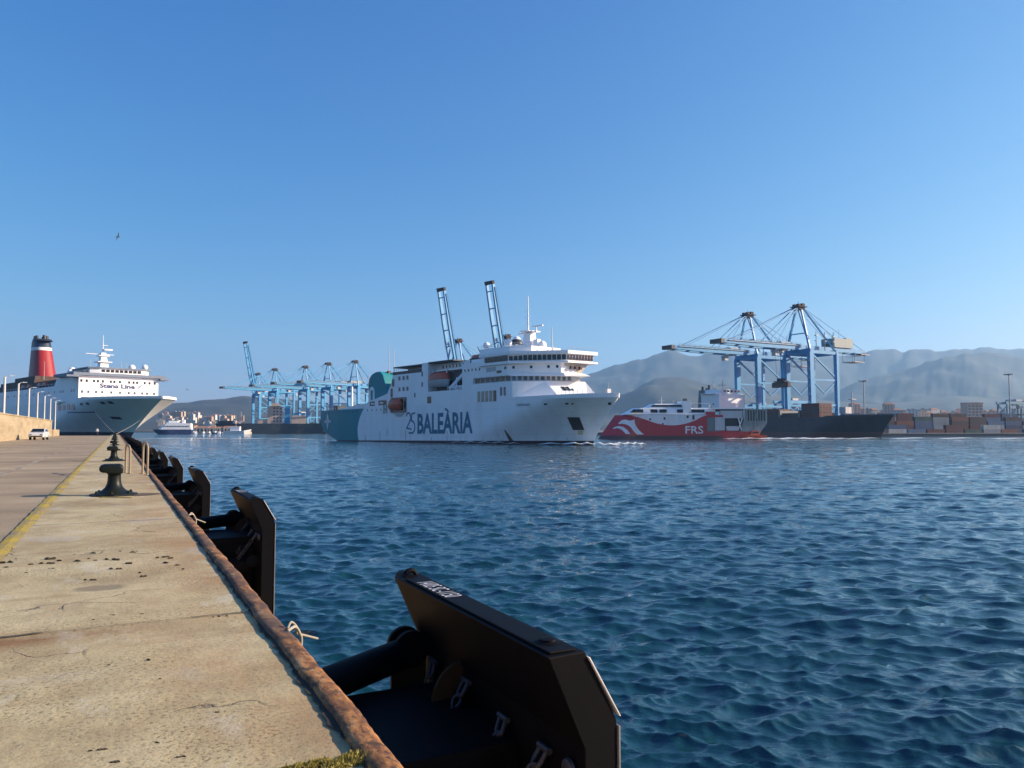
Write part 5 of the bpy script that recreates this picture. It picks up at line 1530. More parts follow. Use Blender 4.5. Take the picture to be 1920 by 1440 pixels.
# ------------------------------------------------------------------ container ship on the right
cd = Vector((.498, -.867))
CS = thing('container_ship', 'black hulled container ship under the two right hand quay cranes', 'container ship', W(198, 400, WZ), heading(cd.x, cd.y))
csm = NT('black_hull_weathered'); spn = csm.n('ShaderNodeSeparateXYZ'); tcn = csm.n('ShaderNodeTexCoord'); csm.l(tcn.outputs['Object'], spn.inputs[0])
c = csm.mix(csm.ramp(csm.noise(csm.co('Object', (1, 1, .15)), .3, 5), [(.4, (0,) * 3), (.75, (.6,) * 3)]), (.02, .028, .04), (.05, .06, .075))
c = csm.mix(csm.math('LESS_THAN', spn.outputs[2], 3.0), c, (.13, .055, .05)); csm.col(c); csm.set(.5)
zl = [-1, 0, 1.5, 3.0, 5, 7, 9, 11.0]
hm, ch = hull_mesh(lambda z: -165, lambda z: -7 + 7.0 * (max(0, z) / 11) ** 1.3, lambda z: -45 + 15 * max(0, z) / 11, lambda z: 1.4 + .8 * max(0, z) / 11, 12, zl, 60)
chull = hm.build('hull', csm.mat, CS, auto=35); weld(chull)
m = MB(); vs = []; xs = [-34 + 33.9 * i / 24 for i in range(25)]
for sg in (-1, 1):
    for x in xs: vs += [(x, sg * ch(x, 11.0), 10.95), (x + .5 * max(0, (x + 20) / 20), sg * (ch(x, 11) + .1), 11.1 + 1.0 * min(1, (x + 34) / 14))]
fs = [(o_ + 2 * i, o_ + 2 * i + 2, o_ + 2 * i + 3, o_ + 2 * i + 1) for o_ in (0, 50) for i in range(24)]
o = flat('bow_bulwark', vs, fs, csm.mat, CS); o.modifiers.new('t', 'SOLIDIFY').thickness = .3
m = MB(); m.plan([(-34, -10), (-16, -8), (-4, -1), (-4, 1), (-16, 8), (-34, 10)], 11, 11.8); m.build('forecastle', csm.mat, CS)
m = MB(); m.tube((-24, 0, 13), (-24, 0, 25), .45, .25); m.bb(-25.2, -22.8, -2, 2, 20.5, 20.9); m.bb(-30, -26, -3, 3, 13, 16.5); m.build('foremast', GREYW, CS)
m = MB(); m.bb(-128, -112, -11.5, 11.5, 11, 27); m.bb(-127, -115, -13.5, 13.5, 27, 27.5); m.bb(-127, -115.5, -9, 9, 27.5, 30.2)
m.build('superstructure', WHITE, CS)
m = MB(); m.prism([(-140, -4, 11), (-131, -4, 11), (-131, 4, 11), (-140, 4, 11)], [(-139, -3, 30.5), (-132, -3, 30.5), (-132, 3, 30.5), (-139, 3, 30.5)]); m.build('funnel', MESHG, CS)
for (a, b, z) in ((-137, -1.5, 33), (-134, 1.4, 34), (-136, 1.2, 32)):
    m = MB(); m.tube((a, b, 30), (a, b, z), .8, .7); m.build('exhaust_pipe', DARK, CS)
m = MB(); m.tube((-120, 0, 30), (-120, 0, 37), .4, .2); m.bb(-121, -119, -3, 3, 33, 33.5); m.tube((-124, -3, 30), (-126, -3, 36), .25); m.build('mast', GREYW, CS)
for (x, z) in ((-117, 20.5), (-119, 18.6), (-121, 20.4)): 
    m = MB(); m.bb(x - .6, x + .6, -11.62, -11.45, z - .5, z + .5); m.build('cabin_window', GLASS, CS)
for k in range(5):
    m = MB(); m.bb(-111.98, -111.85, -7.6 + 3.2 * k, -5.6 + 3.2 * k, 28.3, 29.6); m.build('bridge_window', GLASS, CS)
for x in (-50, -64, -78, -92, -106):
    m = MB(); m.bb(x - .6, x + .6, -11.6, 11.6, 11, 15.2); m.build('lashing_bridge', MESHG, CS)

# ------------------------------------------------------------------ shipping containers
def container_mesh(nm, mat, L=12.2):
    m = MB()
    m.bb(0, L, 0, 2.44, .12, 2.5)
    n = 14
    for i in range(n):
        x = .35 + (L - .7) * i / n
        for y in (-.035, 2.475): m.bb(x, x + (L - .7) / n * .5, y - .03, y + .03, .25, 2.38)
    for x in (.1, L - .1):
        for y in (.08, 2.36): m.bb(x - .12, x + .12, y - .14, y + .14, 0, 2.6)
    for y in (.05, 2.39): m.bb(.1, L - .1, y - .1, y + .1, 0, .14); m.bb(.1, L - .1, y - .1, y + .1, 2.48, 2.6)
    for q in (.5, .95, 1.5, 1.95): m.tube((L + .04, q, .15), (L + .04, q, 2.45), .035, n=5)
    me_o = m.build(nm, mat)
    me = me_o.data
    bpy.data.objects.remove(me_o)
    return me
CC = {'rust red': (.13, .035, .032), 'slate blue': (.06, .11, .21), 'pale grey': (.30, .32, .34), 'dark blue': (.025, .05, .12), 'dull orange': (.22, .075, .04), 'steel blue': (.10, .17, .27), 'dark green': (.03, .09, .07), 'brown': (.08, .045, .04), 'off white': (.48, .48, .46)}
CM = {k: container_mesh('shipping_container', paint('container_' + k.replace(' ', '_'), v, .6, scale=.8)) for k, v in CC.items()}
ORD = ['first', 'second', 'third', 'fourth', 'fifth', 'sixth', 'seventh', 'eighth', 'ninth', 'tenth', 'eleventh', 'twelfth', 'thirteenth', 'fourteenth', 'fifteenth', 'sixteenth', 'seventeenth', 'eighteenth', 'nineteenth', 'twentieth', 'twenty first', 'twenty second']
TIER = ['bottom', 'second', 'third', 'fourth', 'fifth', 'sixth']
def put(colr, loc, rz, label, group):
    o = bpy.data.objects.new('shipping_container', CM[colr]); COL.objects.link(o)
    o.location = loc; o.rotation_euler = (0, 0, rz)
    return tag(o, label, 'container', group)
# on the black ship's deck
csM = Matrix.Translation(CS.location) @ Matrix.Rotation(CS.rotation_euler[2], 4, 'Z')
for bi, (x, cols, tiers, ny) in enumerate(((-48.4, ['rust red', 'brown', 'rust red'], 3, 4), (-62.4, ['off white', 'brown'], 1, 3), (-76.4, ['rust red', 'dull orange', 'brown'], 2, 4), (-90.4, ['slate blue', 'dark blue'], 2, 4), (-104.4, ['dark blue', 'slate blue', 'pale grey'], 2, 4))):
    for ti in range(tiers):
        for k in range(ny):
            cname = cols[(k * 2 + ti + bi) % len(cols)]
            p = csM @ Vector((x, -11.4 + 2.6 * k, 11.02 + 2.6 * ti))
            put(cname, p, CS.rotation_euler[2], f'{cname} container, {TIER[ti]} tier, {ORD[bi]} bay from the bow, {ORD[k]} across', 'containers on the black ship')

# ------------------------------------------------------------------ terminal ground
ty = paint('terminal_concrete', (.16, .15, .14), .9, scale=.05, streak=False)
tp = [(-375, 1090), (-310, 978), (-183, 864), (-58, 662), (-16, 628), (138, 536), (174.5, 476), (190, 449), (380, 487), (900, 590), (2600, 900), (2600, 1500), (-300, 1500)]
m = MB(); m.prism([tuple(W(a, b, -6)) for a, b in tp], [tuple(W(a, b, -.9)) for a, b in tp]); tag(m.build('ground', ty), kind='structure')
m = MB()
for (a, b) in zip(tp[4:10], tp[5:11]):
    m.beam(W(a[0] + .0, a[1] - .3, -.75), W(b[0], b[1] - .3, -.75), .5, .35)
o = m.build('quay_kerb', paint('pale_kerb', (.42, .38, .32), .8)); tag(o, 'pale kerb along the edge of the container terminal quay', 'kerb')

# ------------------------------------------------------------------ ship to shore cranes
def crane_parts(raised, bl=66.0, side_detail=True):
    t = thing('quay_crane', 'x', 'crane', (0, 0, 0))
    g = 24.0
    for (x, y, w0, w1) in ((0, -9, 2.6, 3.8), (0, 9, 2.6, 3.8), (-g, -9, 2.1, 2.3), (-g, 9, 2.1, 2.3)):
        m = MB(); m.beam((x, y, 2.4), (x, y, 50), w0, 2.2, w1, 2.4); m.build('leg', CRANE, t)
        m = MB(); 
        for k in (-3, -1, 1, 3): m.bb(x - .5, x + .5, y + k * 1.1 - .8, y + k * 1.1 + .8, .0, 1.6)
        m.build('bogie', DARK, t)
    m = MB()
    for x in (0, -g): m.beam((x, -11, 2.6), (x, 11, 2.6), 1.6, 2.0)
    m.build('sill_beam', CRANE, t)
    for y in (-9, 9):
        m = MB()
        m.beam((-.9, y, 33), (-g + .8, y, 33), 1.0, 1.1)
        m.beam((-.9, y, 17.5), (-g + .8, y, 17.5), 1.0, 1.2)
        m.beam((-1, y, 49), (-g, y, 34), .9); m.beam((-1, y, 32.4), (-12, y, 24.5), .7); m.beam((-g + 1, y, 32.4), (-12, y, 24.5), .7)
        m.beam((-1.2, y, 17), (-11, y, 10), .6); m.beam((-g + 1, y, 17), (-13, y, 10), .6)
        m.build('leg_bracing', CRANE, t)
    m = MB()
    for x in (0, -g):
        m.beam((x, -10, 50.6), (x, 10, 50.6), 2.2, 3.0)
    for y in (-9, 9): m.beam((1, y, 50.2), (-g - 1, y, 50.2), 1.6, 2.0)
    m.build('portal_beam', CRANE, t)
    m = MB()
    for y in (-3.6, 3.6): m.beam((-59, y, 53.2), (2.4, y, 53.2), 1.3, 2.6)
    for x in (-58, -48, -38, -28, -14, -4): m.beam((x, -3.6, 52.6), (x, 3.6, 52.6), .9)
    m.build('back_girder', CRANE, t)
    # the boom, hinged at the waterside
    hinge = bpy.data.objects.new('boom', None); hinge.empty_display_size = .2; COL.objects.link(hinge); hinge.parent = t; hinge.location = (2.8, 0, 53.2)
    if raised: hinge.rotation_euler = (0, -R(77), 0)
    m = MB()
    for y in (-3.6, 3.6): m.beam((0, y, 0), (bl * .55, y, 0), 1.7, 3.4); m.beam((bl * .55, y, 0), (bl, y, .5), 1.7, 3.4, 1.5, 2.2)
    for k in range(5): x = bl * (k + .5) / 5; m.beam((x, -3.6, -.2), (x, 3.6, -.2), .9)
    m.build('boom_girder', CRANE, hinge)
    m = MB(); m.bb(bl - 1.5, bl + 1.4, -4.6, 4.6, -.9, 1.5); m.bb(bl - 8, bl - 4.5, -4.6, -4.2, -.6, 1.2)
    m.build('boom_tip', CRANE_D if raised else DARK, hinge)
    m = MB(); m.bb(bl - 10, bl - 2, -4.4, -4.28, -.4, .9); m.build('red_white_board', paint('faded_red_white', (.5, .25, .22), .6), hinge)
    m = MB()
    for y in (-4.7, 4.7):
        m.tube((0, y, 1.6), (bl - 4, y, 1.8), .07, n=4); m.tube((0, y, 2.3), (bl - 4, y, 2.5), .07, n=4)
        for k in range(15): x = (bl - 5) * k / 14; m.tube((x, y, .8), (x, y, 2.4), .07, n=4)
        m.bb(0, bl - 4, y - .35, y + .35, .75, .9)
    m.build('walkway', GALV if not raised else CRANE, hinge)
    # a-frame and stays
    ap = 79.0
    m = MB()
    for s in (-1, 1):
        m.beam((0, 8.6 * s, 52), (-1, 1.7 * s, ap), 1.3, 1.3, .9, .9)
        m.beam((-g + 1, 8.6 * s, 52), (-2.2, 1.7 * s, ap), .9, .9, .7, .7)
    m.beam((-.3, -6, 62), (-.3, 6, 62), .6)
    m.build('a_frame', CRANE, t)
    m = MB(); m.bb(-5, 2.6, -3.6, 3.6, ap - .3, ap + .2); m.bb(-3.4, -1, -3, 3, ap + .2, ap + 2); m.bb(-.4, 1.8, -2.4, -.4, ap + .2, ap + 1.6); m.bb(-.4, 1.8, .6, 2.6, ap + .2, ap + 1.6); m.bb(-4.8, -3.8, -1, 1, ap + .2, ap + 1.4); m.bb(-3.6, 1.4, -2.8, 2.8, ap - 1.8, ap - .3); m.tube((-1, 0, ap + 2), (-1, 0, ap + 3.6), .12, n=4)
    m.build('apex_platform', CRANE_D, t)
    for s in (-1, 1):
        m = MB(); m.beam((-2.5, 2 * s, ap - .4), (-57, 3.6 * s, 54.6), .35); m.build('back_stay', CRANE, t)
        m = MB(); m.beam((-2.5, 2 * s, ap - .4), (-38, 3.6 * s, 54.6), .3); m.build('back_stay', CRANE, t)
        if raised:
            m = MB(); m.beam((.5, 2 * s, ap - .4), (11.5, 3.6 * s, 83), .3); m.beam((11.5, 3.6 * s, 83), (10.4, 3.6 * s, 72), .3); m.build('fore_stay', CRANE, t)
        else:
            for q_ in (.42, .83):
                m = MB(); m.beam((.5, 2 * s, ap - .2), (2.8 + bl * q_, 3.6 * s, 54.8), .42, .5); m.build('fore_stay', CRANE, t)
            m = MB(); m.beam((.5, 1.5 * s, ap - 1), (2.8 + bl * .2, 3.6 * s, 54.8), .2); m.build('fore_stay', CRANE, t)
    m = MB(); m.bb(-46, -28, -5, 5, 54.8, 60.6); m.bb(-45, -41, -4, 4, 60.6, 61.4); m.tube((-35, 3, 60), (-35, 3, 67), .12, n=4); m.tube((-38, -3, 60), (-38, -3, 66), .12, n=4); m.build('machine_house', paint('grey_green_house', (.3, .34, .33), .6), t)
    m = MB(); m.bb(-45.5, -28.5, -5.06, -4.9, 56.6, 57.2); m.bb(-28.05, -27.9, -3, 3, 55.5, 57.5); m.build('house_vent', DARK, t)
    # hanging platforms at the rear and stair tower
    m = MB()
    m.bb(-58, -48, -4.6, 4.6, 46.2, 46.5)
    for x in (-58, -48):
        for y in (-4.4, 4.4): m.tube((x, y, 46.2), (x, y, 52.5), .14, n=4)
    for z in (47.3, 50.5): m.tube((-58, -4.5, z), (-48, -4.5, z), .1, n=4); m.tube((-58, 4.5, z), (-48, 4.5, z), .1, n=4)
    m.bb(-63, -58, -5, 5, 51.2, 51.5); m.tube((-63, -5, 52.7), (-58, -5, 52.7), .1, n=4); m.tube((-63, 5, 52.7), (-58, 5, 52.7), .1, n=4); m.tube((-63, -5, 51.2), (-63, -5, 54), .1, n=4); m.bb(-62, -59, -2, 2, 51.5, 54.6)
    m.build('service_platform', GALV, t)
    m = MB()
    for k in range(8):
        z = 8 + k * 5.2
        m.bb(.9, 3.0, 8.2, 10, z, z + .2); m.tube((3, 8.3, z), (3, 8.3, z + 1.2), .08, n=4); m.tube((1, 9.9, z + 1.1), (3, 9.9, z + 1.1), .08, n=4)
        if k < 7: m.beam((2.6, 9.6, z), (1.3, 9.6, z + 5.2), .4, .12)
    m.build('stair_tower', CRANE, t)
    # trolley with the cab
    tx = -14 if raised else 16
    m = MB(); m.bb(tx - 4, tx + 4, -4.2, 4.2, 54.6, 55.8); m.bb(tx - 3, tx + 2, -3, 3, 50.9, 51.6); m.build('trolley', GREYW, t)
    m = MB(); m.prism([(tx + 3, -1.4, 47.4), (tx + 6, -1.4, 47.4), (tx + 6, 1.4, 47.4), (tx + 3, 1.4, 47.4)], [(tx + 2.8, -1.5, 50.6), (tx + 6.4, -1.5, 50.6), (tx + 6.4, 1.5, 50.6), (tx + 2.8, 1.5, 50.6)]); m.build('driver_cab', GREYW, t)
    m = MB()
    for x in (-21, -13, -5): 
        m.tube((x, 9.4, 51), (x, 9.4, 63), .3, .2, 6); m.bb(x - .9, x + .9, 8.6, 10.2, 60.2, 60.6); m.bb(x - .8, x + .8, 8.6, 10.2, 57, 57.3)
    m.build('floodlight_mast', GALV, t)
    return t
bdir = Vector((-.867, -.498))
def place_crane(t, xc, zc, dx, dz, label, group, z=-.88):
    t.location = W(xc, zc, z); t.rotation_euler = (0, 0, heading(dx, dz))
    t['label'] = label; t['group'] = group
c2 = crane_parts(False)
place_crane(c2, 178.6, 478, bdir.x, bdir.y, 'nearest blue quay crane on the right with lowered boom and pale machine house', 'blue quay cranes')
c1 = copy_tree(c2)
place_crane(c1, 157.2, 512, bdir.x, bdir.y, 'blue quay crane with lowered boom just left of the nearest right hand crane', 'blue quay cranes')
# spreader and load of the nearest crane
sm = Matrix.Translation(c2.location) @ Matrix.Rotation(c2.rotation_euler[2], 4, 'Z')
m = MB()
for y in (-1.0, 1.0):
    for x in (13.6, 18.4): m.tube((x, y * 2.4, 51), (x, y, 33.6), .09, n=4)
m.bb(14, 18, -4, 4, 31.4, 32.0); m.bb(14.8, 17.2, -2.2, 2.2, 32.0, 33.6); m.bb(14.6, 17.4, -6, 6, 30.7, 31.2)
sp_o = m.build('spreader', CRANE_D, c2)
put('brown', sm @ Vector((17.2, -6.1, 28.0)), c2.rotation_euler[2] + R(90), 'brown container hanging from the spreader of the nearest right hand crane', 'container being lifted')
lb = ['leftmost of the far left cranes with lowered boom reaching over the water', 'second lowered blue crane from the left in the far left row', 'third lowered blue crane from the left in the far left row', 'fourth lowered blue crane in the far left row, nearest the teal ferry stern']
for (x, z), l in zip(((-305, 983), (-255, 942), (-216, 897), (-179, 869)), lb):
    c = copy_tree(c1); place_crane(c, x, z, -.68, -.73, l, 'blue quay cranes')
for ch_ in list(c1.children): pass
r1 = crane_parts(True, 70.0)
place_crane(r1, -47.5, 662, -.70, -.71, 'blue crane with boom raised steeply, left of the pair behind the ferry', 'blue quay cranes')
r2 = copy_tree(r1); place_crane(r2, -5.5, 632, -.70, -.71, 'blue crane with boom raised steeply, right of the pair behind the ferry bridge', 'blue quay cranes')
r3 = copy_tree(r1); place_crane(r3, -352, 1060, -.68, -.73, 'far left blue crane with its boom raised, behind the lowered ones', 'blue quay cranes')

# yard gantries (rubber tyred), reach stackers and light masts
PBL = paint('pale_blue_steel', (.12, .30, .40), .55)
def gantry(xc, zc, dx, dz, label, s=1.0, mat=None):
    mat = mat or CRANE
    t = thing('yard_gantry', label, 'gantry crane', W(xc, zc, -.88), heading(dx, dz), 'yard gantries behind the ships')
    for x in (-11 * s, 11 * s):
        for y in (-4, 4):
            m = MB(); m.beam((x, y, 1.4), (x, y, 20 * s), 1.2, 1.2); m.build('leg', mat, t)
            w = MB()
            for k in (-1, 1): w.lathe((x, y + k * 1.1, .8), [(.8, -.35), (.8, .35)], 12, axis='x')
            w.build('wheel', RUBB, t)
    for y in (-4, 4):
        m = MB(); m.beam((-12.5 * s, y, 20.6 * s), (12.5 * s, y, 20.6 * s), 1.2, 1.8); m.build('top_girder', mat, t)
    for x in (-11 * s, 11 * s):
        m = MB(); m.beam((x, -4.6, 2), (x, 4.6, 2), 1.2, 1.2); m.beam((x, -4, 12 * s), (x, 4, 19 * s), .5); m.beam((x, 4, 12 * s), (x, -4, 19 * s), .5); m.build('side_frame', mat, t)
    m = MB(); m.bb(-4, 2, -4.6, 4.6, 21.6 * s, 23 * s); m.bb(3, 5.4, -1.5, 1.5, 16.6 * s, 19.4 * s); m.bb(-9, -6, 4.6, 6.4, 2.4, 4.6); m.build('trolley', GREYW, t)
    m = MB(); m.bb(-1.2, 1.2, -5.8, 5.8, 12 * s, 12.8 * s); 
    for y in (-2, 2): m.tube((0, y, 12.6 * s), (0, y, 21.5 * s), .1, n=4)
    m.build('spreader', CRANE_D, t)
    return t
gantry(196, 540, .867, .498, 'blue yard gantry seen between the legs of the nearest right hand crane', 1.05)
gantry(214, 560, .867, .498, 'blue yard gantry right behind the legs of the nearest crane', 1.0)
gantry(180, 560, .867, .498, 'blue yard gantry between the two right hand quay cranes', .95)
gantry(238, 600, .867, .498, 'pale blue yard gantry above the brown containers of the black ship', .9, PBL)
gantry(392, 600, .95, .3, 'pale blue yard gantry at the right edge of the photo', 1.12, PBL)
gantry(412, 618, .95, .3, 'pale blue yard gantry cut by the right edge of the photo', 1.1, PBL)
gantry(-268, 985, .73, -.68, 'blue yard gantry under the far left cranes', 1.1)
def light_mast(xc, zc, h, label):
    t = thing('light_mast', label, 'light mast', W(xc, zc, -.88), 0, 'tall floodlight masts')
    m = MB(); m.tube((0, 0, 0), (0, 0, h), .55, .3, 8); m.build('mast_pole', GALV, t, auto=50)
    m = MB(); m.lathe((0, 0, h - .5), [(.5, 0), (2.6, .6), (2.6, 1.0), (.4, 1.1)], 10); m.build('lamp_ring', GALV, t, auto=40)
    for k in range(8):
        a = 2 * math.pi * k / 8
        m = MB(); m.box((2.6 * math.cos(a), 2.6 * math.sin(a), h + .2), (.9, .9, .7), a); m.build('floodlight', GREYW, t)
light_mast(238, 520, 35, 'tall floodlight mast right of the cranes against the hills')
light_mast(336.5, 520, 39.5, 'tall floodlight mast near the right edge of the photo')
light_mast(292, 620, 34, 'slim light mast above the bow of the black ship') if False else None
# container stacks on the right quay
stack_spots = []
u = Vector((.980, .198)); nrm = Vector((-.198, .980))
names = list(CC)
rs_ = random.Random(21)
scheme = [['dark blue', 'slate blue'], ['slate blue', 'steel blue'], ['slate blue', 'rust red'], ['steel blue', 'slate blue'], ['brown', 'rust red'], ['rust red', 'dull orange'], ['slate blue', 'dark green'], ['pale grey', 'slate blue'], ['dull orange', 'rust red'], ['rust red', 'brown'], ['steel blue', 'pale grey'], ['slate blue', 'dark blue']]
rows = [(10, [2, 1, 2, 1, 1, 2, 1, 2, 1, 0, 2, 2, 1, 2, 2]), (24, [4, 4, 4, 3, 4, 2, 4, 4, 3, 4, 3, 4, 3, 4, 5]), (44, [5, 5, 4, 5, 5, 4, 5, 5, 4, 5, 5, 4, 5, 5, 5])]
for ri, (dep, hts) in enumerate(rows):
    for si, hgt in enumerate(hts):
        base = Vector((204, 452)) + u * (si * 13.4 + (ri * 3.1)) + nrm * dep
        for ti in range(hgt):
            pal = scheme[(si + ri * 2) % len(scheme)] if rs_.random() < .8 else names
            cn = pal[rs_.randrange(len(pal))]
            if ti == hgt - 1 and ri == 2: cn = rs_.choice(['rust red', 'brown', 'slate blue', 'steel blue'])
            put(cn, W(base.x, base.y, -.88 + 2.62 * ti), heading(u.x, u.y), f'{cn} container, {TIER[ti]} tier of {ORD[si]} stack from left, {["front", "middle", "back"][ri]} row, right quay', 'container stacks on the right quay')
# stacks behind the black ship and around the left cranes
for k, (xc, zc, hgt) in enumerate(((150, 590, 4), (166, 598, 5), (182, 606, 4), (200, 612, 5), (-262, 905, 3), (-246, 893, 4), (-232, 882, 4), (-218, 872, 5), (-203, 862, 5), (-190, 850, 6), (-176, 838, 6))):
    for ti in range(hgt):
        cn = rs_.choice(['dark blue', 'brown', 'pale grey', 'slate blue'] if k > 3 else ['steel blue', 'rust red', 'slate blue'])
        put(cn, W(xc, zc, -.88 + 2.62 * ti), heading(.73, -.68) if k > 3 else heading(.867, .498), f'{cn} container, {TIER[ti]} tier, {ORD[k if k < 4 else k - 4]} stack {"behind the right cranes" if k < 4 else "near the far left cranes"}', 'distant container stacks')

# ------------------------------------------------------------------ ships on the left in the distance
LS = thing('bulk_ship', 'dark hulled ship with cream deckhouse below the far left cranes', 'ship', W(-262, 865, WZ), heading(-.96, -.28))
hm, lh = hull_mesh(lambda z: -62, lambda z: 62 + 5 * max(0, z) / 11, lambda z: 40 + 8 * max(0, z) / 11, lambda z: 1.6, 11, [-1, 0, 2, 5, 8, 11], 40)
ho = hm.build('hull', BLACKHULL, LS); weld(ho)
m = MB(); m.plan([(48, -8), (64, -2), (64, 2), (48, 8)], 11, 14); m.build('forecastle', BLACKHULL, LS)
m = MB(); m.bb(-4, 12, -9, 9, 11, 30); m.bb(-2, 9, -11, 11, 30, 30.6); m.bb(-1, 8, -7, 7, 30.6, 33.5); m.bb(12, 22, -8, 8, 11, 16); m.bb(-30, -14, -8, 8, 11, 20); m.build('superstructure', paint('pink_cream_paint', (.5, .4, .33), .6), LS)
for k in range(5):
    for j in range(3):
        m = MB(); m.bb(-3 + 3.4 * j, -1.2 + 3.4 * j, 8.95, 9.1, 13 + 3.5 * k, 14.5 + 3.5 * k); m.build('cabin_window', GLASS, LS)
m = MB(); m.tube((4, 0, 33), (4, 0, 41), .4, .2); m.tube((40, 0, 11), (40, 0, 24), .5, .3); m.build('mast', GREYW, LS)
m = MB(); m.prism([(-12, -3, 11), (-6, -3, 11), (-6, 3, 11), (-12, 3, 11)], [(-12, -2.4, 31), (-7, -2.4, 31), (-7, 2.4, 31), (-12, 2.4, 31)]); m.build('funnel', CRANE, LS)

WF = thing('white_ferry', 'distant white and navy ferry just right of the big moored ferry bow', 'ferry', W(-302, 690, WZ), heading(-.97, -.25))
WF.scale = (.54, .8, .72)
hm, wh_ = hull_mesh(lambda z: -28, lambda z: 26 + 8 * max(0, z) / 6, lambda z: 8, lambda z: 1.8, 8, [-1, 0, 2, 4, 6], 30)
ho = hm.build('hull', NAVY, WF); weld(ho)
m = MB(); m.prism([(-27, -7.9, 6), (20, -7.9, 6), (25, 0, 6), (20, 7.9, 6), (-27, 7.9, 6)], [(-26, -7.6, 13.5), (9, -7.6, 15), (13, 0, 15), (9, 7.6, 15), (-26, 7.6, 13.5)]); m.build('superstructure', WHITE, WF)
m = MB(); m.bb(-6, 8, -6, 6, 14, 16.8); m.bb(-16, -12, -3, 3, 13, 18); m.tube((4, 0, 16), (4, 0, 21), .25); m.build('wheelhouse', WHITE, WF)
for k in range(10):
    m = MB(); m.bb(-24 + 4 * k, -21.6 + 4 * k, 7.7, 8.02, 9.3, 10.6); m.build('side_window', GLASS2, WF)

# finger pier with sheds and small boats at the left
pr = paint('pale_quay_stone', (.48, .40, .29), .8)
m = MB(); m.bb(0, 1, 0, 1, 0, 1); m = MB()
m.prism([tuple(W(a, b, -5)) for a, b in ((-350, 760), (-275, 760), (-270, 800), (-350, 800))], [tuple(W(a, b, -.6)) for a, b in ((-350, 760), (-275, 760), (-270, 800), (-350, 800))])
o = m.build('pier', pr); tag(o, kind='structure')
for i in range(5):
    t = thing('harbour_shed', ['long cream harbour shed beside the distant white ferry', 'second long cream shed on the distant left pier', 'middle cream shed on the distant left pier', 'fourth cream shed on the distant left pier', 'cream shed at the right end of the distant left pier'][i], 'shed', W(-338 + i * 13.5, 778, -.6), heading(1, 0), 'sheds on the distant pier')
    m = MB(); h = [4.6, 5.2, 4, 3.6, 4.2][i]; m.bb(-6, 6, -5, 5, 0, h); m.build('wall', CREAM, t)
    m = MB(); m.prism([(-6.3, -5.3, h), (6.3, -5.3, h), (6.3, 5.3, h), (-6.3, 5.3, h)], [(-6.3, 0, h + 1.6), (6.3, 0, h + 1.6), (6.3, .1, h + 1.6), (-6.3, .1, h + 1.6)]); m.build('roof', paint('terracotta', (.4, .2, .12), .8), t)
    for k in range(3): m = MB(); m.bb(-4.6 + 3.6 * k, -2.6 + 3.6 * k, -5.08, -4.95, .2, 2.8); m.build('shed_door', DARK, t)
def small_boat(xc, zc, hd, L, label, mat):
    t = thing('small_boat', label, 'boat', W(xc, zc, WZ), hd, 'small boats moored at the distant pier')
    m = MB(); m.prism([(-L / 2, -L * .13, -.2), (L * .3, -L * .13, -.2), (L * .45, 0, -.1), (L * .3, L * .13, -.2), (-L / 2, L * .13, -.2)], [(-L / 2, -L * .17, L * .12), (L * .3, -L * .17, L * .14), (L * .56, 0, L * .19), (L * .3, L * .17, L * .14), (-L / 2, L * .17, L * .12)]); m.build('hull', mat, t)
    m = MB(); m.bb(-L * .25, L * .12, -L * .1, L * .1, L * .12, L * .3); m.build('cabin', WHITE, t)
    m = MB(); m.tube((-L * .05, 0, L * .3), (-L * .05, 0, L * .75), .12, n=5); m.build('mast', GREYW, t)
for i in range(14):
    small_boat(-345 + i * 5.4 + rs_.uniform(-1, 1), 752 + rs_.uniform(-4, 4), rs_.uniform(1.2, 2.0), rs_.uniform(7, 10), f'{ORD[i]} small boat from the left moored at the distant pier', [WHITE, CREAM, NAVY, WHITE][i % 4])
small_boat(-262, 735, heading(1, .1), 24, 'white motor boat at the right end of the distant boat row', WHITE)

# ------------------------------------------------------------------ terrain
def interp(pts, x):
    if x <= pts[0][0]: return pts[0][1]
    for (a, b), (c_, d_) in zip(pts[:-1], pts[1:]):
        if x <= c_:
            t_ = (x - a) / (c_ - a); t_ = t_ * t_ * (3 - 2 * t_) * .4 + t_ * .6
            return b + (d_ - b) * t_
    return pts[-1][1]
hill_m = NT('hill_scrub')
hn = hill_m.noise(hill_m.co('Object'), .0035, 8, .62)
hc = hill_m.ramp(hn, [(.35, (.012, .022, .018)), (.5, (.028, .038, .03)), (.65, (.06, .062, .05))])
hill_m.col(hc); hill_m.set(.95)
def fbm(x, y, seed, oct_=5):
    r = random.Random(seed); v = 0; a = 1; f = 1
    for _ in range(oct_):
        p, q_, th = r.uniform(0, 6), r.uniform(0, 6), r.uniform(0, 3.14)
        xx_, yy_ = x * math.cos(th) + y * math.sin(th), -x * math.sin(th) + y * math.cos(th)
        v += a * math.sin(xx_ * f + p + 1.3 * math.sin(yy_ * f * .7 + q_)) * math.cos(yy_ * f * .9 + q_)
        a *= .5; f *= 2.03
    return v
